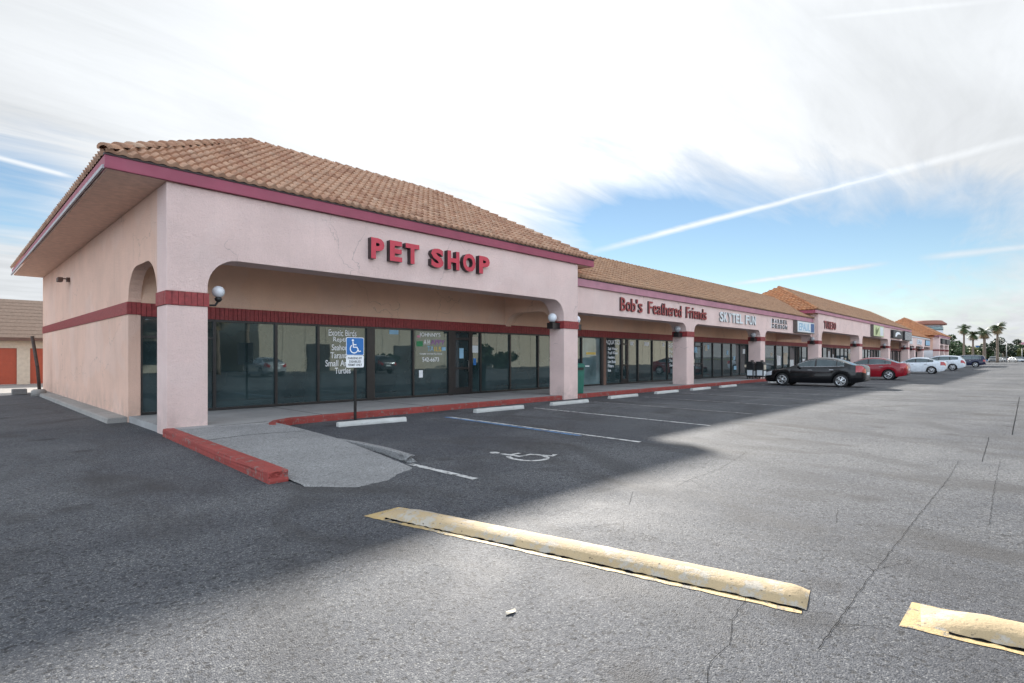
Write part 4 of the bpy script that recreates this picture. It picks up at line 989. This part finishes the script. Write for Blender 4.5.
    # wheels
    for c in spec['wh']:
        for sg in (-1, 1):
            w = interp(spec['w'], c); x = sg*(w-.115)
            bm = bmesh.new(); add_lathe(bm, [(Rw*.66, -.10), (Rw*.9, -.11), (Rw*.98, -.085), (Rw, -.05), (Rw, .05), (Rw*.98, .085), (Rw*.9, .11), (Rw*.66, .10)], (x, L/2-c, Rw), 'x', 28)
            wl = link('tyre', bm, M['tyre'], root)
            bm = bmesh.new(); xo = x+sg*.103; cc = Vector((xo, L/2-c, Rw))
            add_lathe(bm, [(Rw*.68, -.01*sg), (Rw*.68, .02*sg), (Rw*.60, .02*sg), (Rw*.60, -.01*sg)], cc, 'x', 28); add_lathe(bm, [(.065, -.01*sg), (.06, .022*sg), (.02, .03*sg)], cc, 'x', 14)
            for q in range(10):
                a = 2*math.pi*q/10 + (.11 if q % 2 else -.11); dv = Vector((0, math.cos(a), math.sin(a))); pv = Vector((0, -math.sin(a), math.cos(a)))
                A = [bm.verts.new(cc+dv*r_+pv*h_+Vector((sg*o_, 0, 0))) for r_, h_, o_ in ((.05, .016, .012), (.05, -.016, .012), (Rw*.63, -.021, .006), (Rw*.63, .021, .006))]
                bm.faces.new(A)
            link('rim', bm, rim or M['rim'], wl)
            bm = bmesh.new(); add_lathe(bm, [(Rw*.67, -.012*sg), (Rw*.67, -.002*sg)], cc, 'x', 24); link('wheel_disc', bm, M['black'], wl)
    # details
    for sg in (-1, 1):
        sm = spec['sw'][0][0]+.12; w = interp(spec['w'], sm); z = interp(spec['zh'], sm)
        bm = bmesh.new(); add_ball(bm, (sg*(w+.07), L/2-sm, z+.06), .1, 1.0, .55, .75); add_box(bm, min(sg*(w-.09), sg*(w+.05)), max(sg*(w-.09), sg*(w+.05)), L/2-sm-.02, L/2-sm+.02, z+.0, z+.04); link('mirror', bm, paint, root)
        for a, b in spec['sw'][:2]:
            sm = b-.18; w = interp(spec['w'], sm); z = interp(spec['zh'], sm)-.12
            bm = bmesh.new(); add_box(bm, min(sg*(w-.02), sg*(w+.028)), max(sg*(w-.02), sg*(w+.028)), L/2-sm-.1, L/2-sm+.1, z-.015, z+.018); link('door_handle', bm, M['chrome'], root, bevel=.01)
        bm = bmesh.new()                               # chrome line under and around the side glass
        i0 = max(1, int(spec['sw'][0][0]/L*N)); i1 = int(spec['sw'][-1][1]/L*N)
        add_tube(bm, [Vector(P(i, gi0+1, sg))+Vector((sg*.004, 0, -.006)) for i in range(i0, i1+1, 2)], .011, 5)
        add_tube(bm, [Vector(P(i, gi0+3, sg))+Vector((sg*.004, 0, .004)) for i in range(i0, i1+1, 2)], .008, 5); link('window_trim', bm, M['chrome'], root)
    zb = interp(spec['zh'], L-.1)
    bm = bmesh.new(); add_box(bm, -.26, .26, -L/2-.012, -L/2+.01, .62, .76); link('licence_plate', bm, M['sign_white'], root)
    bm = bmesh.new(); add_box(bm, -.45, .45, L/2-.01, L/2+.012, .36, .54); link('grille', bm, M['black'], root)
    bm = bmesh.new(); add_box(bm, -.62, .62, -L/2-.004, -L/2+.03, .36, .44); link('bumper_insert', bm, M['black'], root)
    return root
CG = 'cars parked along the arcade'
build_car(SEDAN, M['p_black'], 'parked_car', 'glossy black sedan parked nose-in nearest the camera', 'car', 30.45, 10.45, CG)
build_car(SEDAN, M['p_red'], 'parked_car', 'dark red sedan parked just beyond the black sedan', 'car', 42.7, 10.45, CG)
build_car(SEDAN, M['p_white'], 'parked_car', 'white sedan parked between the red sedan and the white SUV', 'car', 60.2, 10.1, CG)
build_car(SUV, M['p_white'], 'parked_car', 'white SUV parked between the white sedan and the navy van', 'car', 77, 10.1, CG)
build_car(VAN, M['p_navy'], 'parked_car', 'dark navy van-like car parked farthest along the arcade', 'car', 103.4, 10.0, CG)

# ------------------------------------------------------------------ background beyond the plaza
far1 = build_car(SEDAN, M['p_silver'], 'parked_car', 'pale silver car at far right in front of the hedge', 'car', 0, 0, 'small cars parked across the far end')
far2 = build_car(SUV, M['p_grey'], 'parked_car', 'dark grey car in front of the far hedge, just right of the navy van', 'car', 0, 0, 'small cars parked across the far end')
def at(u, z): p = Fv*z + Rv*((u-512)/FPX*z); return (p.x, p.y)
for i, (ob, u, z, lb) in enumerate(((far2, 993, 150, None), (far1, 1016, 155, None), (far1, 1003, 163, 'small white car in the far row between the grey car and the silver car'), (far2, 1009, 172, 'dark car farthest back in the far row, left of the silver car'), (far2, 1022, 178, 'dark car at the right edge of the far row'))):
    px, py = at(u, z)
    if lb is None: ob.location = (px, py, 0); ob.rotation_euler = (0, 0, rad(90+35*(i % 2)))
    else: dup(ob, (px, py, 0), rad(70+30*i), lb)
# kerb strip and verge at the far end
bm = bmesh.new(); A = Vector(at(965, 185)); Bq = Vector(at(1100, 172)); d = (Bq-A).normalized(); n = Vector((d.y, -d.x)); n = n if n.dot(Vector((1, 1))) > 0 else -n
add_prism(bm, [tuple(A-d*60), tuple(Bq+d*60), tuple(Bq+d*60+n*.4), tuple(A-d*60+n*.4)], 'z', -.02, .16); struct(link('far_kerb', bm, M['conc']))
bm = bmesh.new(); add_prism(bm, [tuple(A-d*60+n*.4), tuple(Bq+d*160+n*.4), tuple(Bq+d*160+n*120), tuple(A-d*60+n*120)], 'z', -.02, .1); struct(link('grass_verge', bm, M['grasss']))
def palm(u, z, h, r, label, dry=.25, seed=1, tr=.22):
    q = random.Random(seed); px, py = at(u, z)
    t = thing('palm_tree', label, 'palm tree', (px, py, 0), 'palm trees beyond the plaza')
    bm = bmesh.new(); lean = q.uniform(-.5, .5); pts = [(px+lean*(k/8)**2, py, h*k/8) for k in range(9)]; add_tube(bm, pts, tr*1.25, 9, r1=tr*.85); link('trunk', bm, M['trunk'], t)
    bm = bmesh.new(); top = Vector(pts[-1])
    for i in range(38):
        az = q.uniform(0, 6.283); el = q.uniform(-.9, 1.15) if i > 6 else q.uniform(-1.35, -.7); dead = 1 if el < -.6 else (1 if q.random() < dry*.3 else 0)
        L = r*q.uniform(.8, 1.15); p = top.copy(); dr = Vector((math.cos(az)*math.cos(el), math.sin(az)*math.cos(el), math.sin(el))); spine = [p.copy()]
        for k in range(7): p += dr*L/7; dr = (dr+Vector((0, 0, -.17))).normalized(); spine.append(p.copy())
        for k in range(1, 8):
            a, b = spine[k-1], spine[k]; dd = (b-a).normalized(); sd = dd.cross(Vector((0, 0, 1))); sd = sd.normalized() if sd.length > .01 else Vector((1, 0, 0))
            lw = r*.42*math.sin(math.pi*min(1, (k+.6)/8))+.05
            for sg in (-1, 1):
                for m in range(2):
                    o = a+(b-a)*(m*.5); tip = o+sd*sg*lw+dd*lw*.7+Vector((0, 0, -lw*.45+q.uniform(-.1, .1))); f = bm.faces.new([bm.verts.new(o), bm.verts.new(o+dd*.14*max(.6, r/2)), bm.verts.new(tip)]); f.material_index = dead
    link('crown', bm, [M['palm'], M['palm_dry']], t)
palm(964, 150, 9.4, 1.9, 'leftmost palm with a thin ragged crown, next to the far plaza section', .5, 3)
palm(973, 140, 7.3, 1.7, 'shortest palm, second from the left', .3, 5)
palm(984.5, 140, 8.0, 2.0, 'full-crowned palm directly above the navy van', .1, 8, .3)
palm(997.5, 145, 9.6, 2.2, 'tallest palm with wide dark crown, rightmost of the four', .1, 12, .26)
def tree(u, z, h, rx, rz, cz, label, mat, seed, name='tree', n=2400, group='trees and shrubs beyond the lot', trunk=True):
    q = random.Random(seed); px, py = at(u, z); t = thing(name, label, name.replace('_', ' '), (px, py, 0), group)
    if trunk:
        bm = bmesh.new(); add_tube(bm, [(px, py, 0), (px+.1, py, cz*.5), (px, py, cz)], max(.1, rx*.08), 7, r1=max(.06, rx*.05))
        for k in range(4):
            a = q.uniform(0, 6.28); add_tube(bm, [(px, py, cz*.6), (px+math.cos(a)*rx*.5, py+math.sin(a)*rx*.5, cz+rz*.3)], max(.05, rx*.04), 5, r1=.03)
        link('trunk', bm, M['trunk'], t)
    bm = bmesh.new(); cl = [(Vector((px+q.gauss(0, .45)*rx, py+q.gauss(0, .45)*rx, cz+q.gauss(0, .45)*rz)), q.uniform(.25, .5)) for _ in range(16)]
    for i in range(n):
        c, s = q.choice(cl); v = Vector((q.gauss(0, 1), q.gauss(0, 1), q.gauss(0, 1))).normalized(); p = c+Vector((v.x*rx*s, v.y*rx*s, v.z*rz*s))*q.uniform(.6, 1.05); p.z = max(p.z, .15)
        a = Vector((q.gauss(0, 1), q.gauss(0, 1), q.gauss(0, 1))).normalized(); b = a.orthogonal().normalized(); sz = rx*q.uniform(.07, .15)
        bm.faces.new([bm.verts.new(p+a*sz), bm.verts.new(p+b*sz*.6), bm.verts.new(p-a*sz), bm.verts.new(p-b*sz*.6)])
    link('crown', bm, mat, t)
tree(1003.5, 172, 6, 2.9, 2.3, 4.0, 'round dark green tree right of the tallest palm', M['leaf_dark'], 21)
tree(954, 165, 7, 3.4, 2.6, 4.4, 'green tree between the far plaza section and the first palm', M['leaf'], 22)
tree(967, 172, 4.5, 3.2, 1.8, 3.0, 'yellowish shrub below the first palm', M['leaf_yel'], 23, 'shrub')
tree(981, 190, 4, 3.4, 1.5, 2.6, 'low dark shrub behind the navy van', M['leaf_dark'], 24, 'shrub')
tree(992, 184, 4, 3.6, 1.9, 2.6, 'green shrub under the full-crowned palm', M['leaf'], 25, 'shrub')
tree(1001, 186, 4, 3.8, 1.8, 2.4, 'dark shrub at the foot of the tallest palm', M['leaf_dark'], 26, 'shrub')
tree(1011, 182, 4.5, 3.6, 2.0, 2.8, 'light green shrub behind the silver car', M['leaf_yel'], 27, 'shrub')
tree(1020, 186, 4.5, 4.0, 2.0, 2.9, 'dark green shrub near the right edge of the far verge', M['leaf'], 28, 'shrub')
tree(1034, 186, 5, 4.5, 2.4, 3.0, 'large dark shrub outside the right edge', M['leaf_dark'], 29, 'shrub')
tree(944, 190, 5, 4.5, 2.4, 3.2, 'dark tree behind the farthest plaza section', M['leaf_dark'], 30)
px, py = at(1026, 230); t = thing('rose_building', 'long low rose-coloured building at the right edge behind the shrubs', 'building', (px, py, 0))
bm = bmesh.new(); add_box(bm, px-6, px+40, py-16, py+2, 0, 6.6); link('wall', bm, M['rosewall'], t)
bm = bmesh.new(); add_box(bm, px-6.8, px+40.8, py-16.8, py+2.8, 6.6, 7.6); link('roof', bm, M['fascia_light'], t)
bm = bmesh.new(); add_box(bm, px-6.06, px-6.001, py-13, py-1, 3.2, 4.8); link('window', bm, M['teal'], t)
px, py = at(982, 205); t = thing('blue_kiosk', 'bright blue boxy building between the palms', 'building', (px, py, 0))
bm = bmesh.new(); add_box(bm, px-1.6, px+1.6, py-1.6, py+1.6, 0, 5.4); link('wall', bm, M['blue_panel'], t); bm = bmesh.new(); add_box(bm, px-1.8, px+1.8, py-1.8, py+1.8, 5.4, 5.8); link('roof', bm, M['txt_blue'], t)
bm = bmesh.new(); add_box(bm, px-1.65, px-1.602, py-.8, py+.2, 1.0, 4.4); link('door', bm, M['ink_lblue'], t)
px, py = at(962, 225); t = thing('brown_wall_building', 'low brown-walled building behind the palms', 'building', (px, py, 0))
bm = bmesh.new(); add_box(bm, px-3, px+3, py-12, py+14, 0, 3.4); link('wall', bm, M['wood'], t); bm = bmesh.new(); add_box(bm, px-3.4, px+3.4, py-12.4, py+14.4, 3.4, 3.7); link('roof', bm, M['conc'], t)
for u, z, h, lb in ((995, 176, 5.6, 'thin pale pole left of the dark round tree'), (1001, 180, 5.2, 'thin pale pole just right of the tallest palm trunk'), (1006.5, 150, 5.6, 'thin pole in front of the dark round tree'), (1022, 160, 4.0, 'short pole by the right edge')):
    px, py = at(u, z); t = thing('light_pole', lb, 'pole', (px, py, 0), 'thin poles at the far end')
    bm = bmesh.new(); add_tube(bm, [(px, py, 0), (px, py, h)], .1, 8, r1=.07); link('pole', bm, M['pole'], t)
    bm = bmesh.new(); add_box(bm, px-.35, px+.35, py-.15, py+.15, h, h+.14); link('head', bm, M['pole'], t)

# ------------------------------------------------------------------ across the lot, behind the camera (seen mirrored in the shop windows)
t = thing('warehouse', 'long pale ribbed warehouse across the lot, mirrored in the shop windows', 'building', (60, -26, 0))
bm = bmesh.new(); add_box(bm, 22, 110, -44, -26.1, 0, 6.2)
x = 22
while x < 110: add_box(bm, x, x+.12, -26.1, -26.07, .3, 5.6); x += 2.4
link('wall', bm, M['cream'], t)
bm = bmesh.new(); add_box(bm, 21.7, 110.3, -44, -25.7, 5.6, 6.6); link('parapet', bm, M['brown'], t)
for x in (27, 38, 52, 70):
    boxobj('doorway', (x, x+2.6, -26.06, -25.98, 0, 2.9), M['black'], t)
def rear_tree(x, y, h, r, label, kind, seed):
    global at
    keep = at; at = lambda u, z: (x, y)
    if kind == 'palm': palm(0, 0, h, r, label, .2, seed, .2)
    else: tree(0, 0, h, r, r*.8, h*.6, label, M['leaf'], seed, n=1400)
    at = keep
rear_tree(16.5, -21, 6.2, 2.2, 'palm behind the camera, mirrored in the first wide shop window', 'palm', 41)
rear_tree(19.5, -22.5, 7.2, 2.2, 'taller palm behind the camera, mirrored in the first wide shop window', 'palm', 42)
rear_tree(34, -22, 1.7, 1.2, 'bushy tree behind the camera, mirrored left of the lettered window', 'tree', 43)
rear_tree(51, -21, 1.9, 2.2, 'bushy tree behind the camera, mirrored right of the shop door', 'tree', 44)
t = thing('low_shop', 'low grey flat-roofed shop across the lot, mirrored in the leftmost windows', 'building', (9, -32, 0))
bm = bmesh.new(); add_box(bm, -2, 19, -42, -30, 0, 4.2); link('wall', bm, M['cream'], t); bm = bmesh.new(); add_box(bm, -2.6, 19.6, -42.6, -29.3, 4.2, 5.0); link('roof', bm, M['brown'], t)
for k in range(5): boxobj('window', (-.5+k*4, 2.3+k*4, -30.02, -29.96, .8, 3.0), M['glass'], t)
dup(far1, (17.5, -13.5, 0), rad(180), 'silver car across the lot behind the camera, mirrored in the first window')
dup(far2, (28, -14.5, 0), rad(180), 'dark grey car across the lot behind the camera, mirrored in the lettered window')
dup(far2, (62, -13.5, 0), rad(180), 'dark grey car across the lot behind the camera, mirrored in the AQUATICS window')

# ------------------------------------------------------------------ light
SUN = Vector((1.62, 1.584, 1.0)).normalized(); EL = math.asin(SUN.z); AZ = math.atan2(SUN.x, SUN.y)
li = bpy.data.lights.new('sun', 'SUN'); li.energy = 1.75; li.angle = rad(1.7); li.color = (1, .95, .88)
so = bpy.data.objects.new('sun', li); COL.objects.link(so); so.rotation_euler = SUN.to_track_quat('Z', 'Y').to_euler(); so.location = (0, 0, 50)
w = bpy.data.worlds.new('World'); scene.world = w; w.use_nodes = True; nt = w.node_tree; nt.nodes.clear()
out = nt.nodes.new('ShaderNodeOutputWorld')
sky = nt.nodes.new('ShaderNodeTexSky'); sky.sky_type = 'NISHITA'; sky.sun_disc = False; sky.sun_elevation = EL; sky.sun_rotation = AZ; sky.air_density = 1.0; sky.dust_density = 0.0; sky.ozone_density = 3.0
D = nt.nodes.new('ShaderNodeTexCoord').outputs['Generated']
sx = nt.nodes.new('ShaderNodeSeparateXYZ'); nt.links.new(D, sx.inputs[0]); dz = sx.outputs[2]
zz = mathn(nt, 'ADD', mathn(nt, 'MAXIMUM', dz, 0.0), .06)
pu = mathn(nt, 'DIVIDE', sx.outputs[0], zz); pv = mathn(nt, 'DIVIDE', sx.outputs[1], zz)
cmb = nt.nodes.new('ShaderNodeCombineXYZ'); nt.links.new(pu, cmb.inputs[0]); nt.links.new(pv, cmb.inputs[1]); plane = cmb.outputs[0]
def blob(u, v, rh, rv):
    c = DIR(u, v); h = Rv*1.0; fh = Vector((c.x, c.y, 0)).normalized(); h = Vector((fh.y, -fh.x, 0)); vv = h.cross(c)
    a = mathn(nt, 'DIVIDE', mathn(nt, 'SUBTRACT', vmath(nt, 'DOT_PRODUCT', D, tuple(h)), c.dot(h)), rh)
    b = mathn(nt, 'DIVIDE', vmath(nt, 'DOT_PRODUCT', D, tuple(vv)), rv)
    f = mathn(nt, 'GREATER_THAN', vmath(nt, 'DOT_PRODUCT', D, tuple(c)), 0.0)
    e = mathn(nt, 'POWER', 2.718, mathn(nt, 'MULTIPLY', mathn(nt, 'ADD', mathn(nt, 'MULTIPLY', a, a), mathn(nt, 'MULTIPLY', b, b)), -1.0))
    return mathn(nt, 'MULTIPLY', e, f)
n_big = noise(nt, mapping(nt, plane, (.55, 1.2, 1)), 1.1, 8, .6, .6)
n_str = noise(nt, mapping(nt, plane, (.35, 1.6, 1)), 2.2, 8, .62, 1.0)
blue = mathn(nt, 'ADD', blob(820, 262, .34, .10), blob(640, 225, .16, .07)); blue = mathn(nt, 'ADD', blue, mathn(nt, 'MULTIPLY', blob(10, 190, .10, .07), .8))
blue = mathn(nt, 'ADD', blue, mathn(nt, 'MULTIPLY', ramp(nt, vmath(nt, 'DOT_PRODUCT', D, tuple(Fv)), .3, -.5), .35))
cl = mathn(nt, 'SUBTRACT', mathn(nt, 'ADD', mathn(nt, 'MULTIPLY', n_big, .9), mathn(nt, 'MULTIPLY', n_str, .7)), mathn(nt, 'MULTIPLY', blue, .98))
cl = ramp(nt, mathn(nt, 'ADD', cl, .14), .18, .80)
# low white band above the horizon
cl = mathn(nt, 'MAXIMUM', cl, mathn(nt, 'MULTIPLY', ramp(nt, dz, .075, .0), ramp(nt, n_str, .3, .55, .55, 1)))
def trail(a, b, wid, strength, fade=.6):
    da, db = DIR(*a), DIR(*b); nr = da.cross(db).normalized(); mid = (da+db).normalized(); half = math.acos(max(-1, min(1, da.dot(db))))/2
    dist = mathn(nt, 'ABSOLUTE', mathn(nt, 'ADD', vmath(nt, 'DOT_PRODUCT', D, tuple(nr)), mathn(nt, 'MULTIPLY', mathn(nt, 'SUBTRACT', n_str, .5), wid*.8)))
    k = ramp(nt, dist, wid, wid*.15); al = vmath(nt, 'DOT_PRODUCT', D, tuple(mid))
    k = mathn(nt, 'MULTIPLY', k, ramp(nt, al, math.cos(half*1.15), math.cos(half*fade)))
    return mathn(nt, 'MULTIPLY', k, strength)
trails = []
for args in (((600, 250), (1060, 128), .0072, .85), ((735, 284), (880, 264), .005, .8), ((-30, 150), (80, 179), .006, .9), ((925, 258), (1060, 243), .007, .6), ((820, 18), (1000, 0), .004, .35)):
    trails.append(trail(*args)); cl = mathn(nt, 'MAXIMUM', cl, trails[-1])
shade = mathn(nt, 'MULTIPLY', ramp(nt, n_str, .3, .7, .92, 1.05), ramp(nt, noise(nt, mapping(nt, plane, (.5, 1.3, 1)), 1.7, 7, .6, .8), .3, .7, .90, 1.06))
glow = mathn(nt, 'ADD', mathn(nt, 'MULTIPLY', blob(500, 60, .55, .36), .55), .72)
cv = mathn(nt, 'MULTIPLY', mathn(nt, 'MULTIPLY', shade, glow), ramp(nt, vmath(nt, 'DOT_PRODUCT', D, tuple(Fv)),   .2, -.6, 1.0, 3.4))  # unseen sky behind the camera boosted, added to fill the front walls
back_low = mathn(nt, 'MULTIPLY', ramp(nt, vmath(nt, 'DOT_PRODUCT', D, tuple(Fv)), .1, -.5), ramp(nt, dz, .75, .1, -.2, .42)); cv = mathn(nt, 'MULTIPLY', cv, mathn(nt, 'ADD', back_low, 1.0))  # extra brightness low in that unseen sky, added to lift the arcade recess
cc = nt.nodes.new('ShaderNodeCombineColor'); CK = .147
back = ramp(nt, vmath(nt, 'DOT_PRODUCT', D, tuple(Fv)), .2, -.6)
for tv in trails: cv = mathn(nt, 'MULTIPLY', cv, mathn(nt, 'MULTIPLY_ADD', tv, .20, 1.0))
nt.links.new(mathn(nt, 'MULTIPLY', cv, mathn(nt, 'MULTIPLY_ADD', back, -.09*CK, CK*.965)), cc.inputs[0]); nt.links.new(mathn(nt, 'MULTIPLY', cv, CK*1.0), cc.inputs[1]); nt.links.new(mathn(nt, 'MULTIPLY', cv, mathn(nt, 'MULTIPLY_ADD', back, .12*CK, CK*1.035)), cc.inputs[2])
cv2 = None
sk = mixc(nt, 1.0, sky.outputs[0], (.0200, .0188, .0172, 1), 'MULTIPLY')
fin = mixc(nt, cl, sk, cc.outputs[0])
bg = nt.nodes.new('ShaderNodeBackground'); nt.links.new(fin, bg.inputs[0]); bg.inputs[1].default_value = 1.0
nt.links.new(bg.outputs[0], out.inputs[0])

vs = scene.view_settings; vs.view_transform = 'Standard'; vs.look = 'None'; vs.gamma = 1; vs.exposure = 2.8; vs.use_curve_mapping = False
scene.cycles.max_bounces = 6; scene.cycles.use_denoising = True
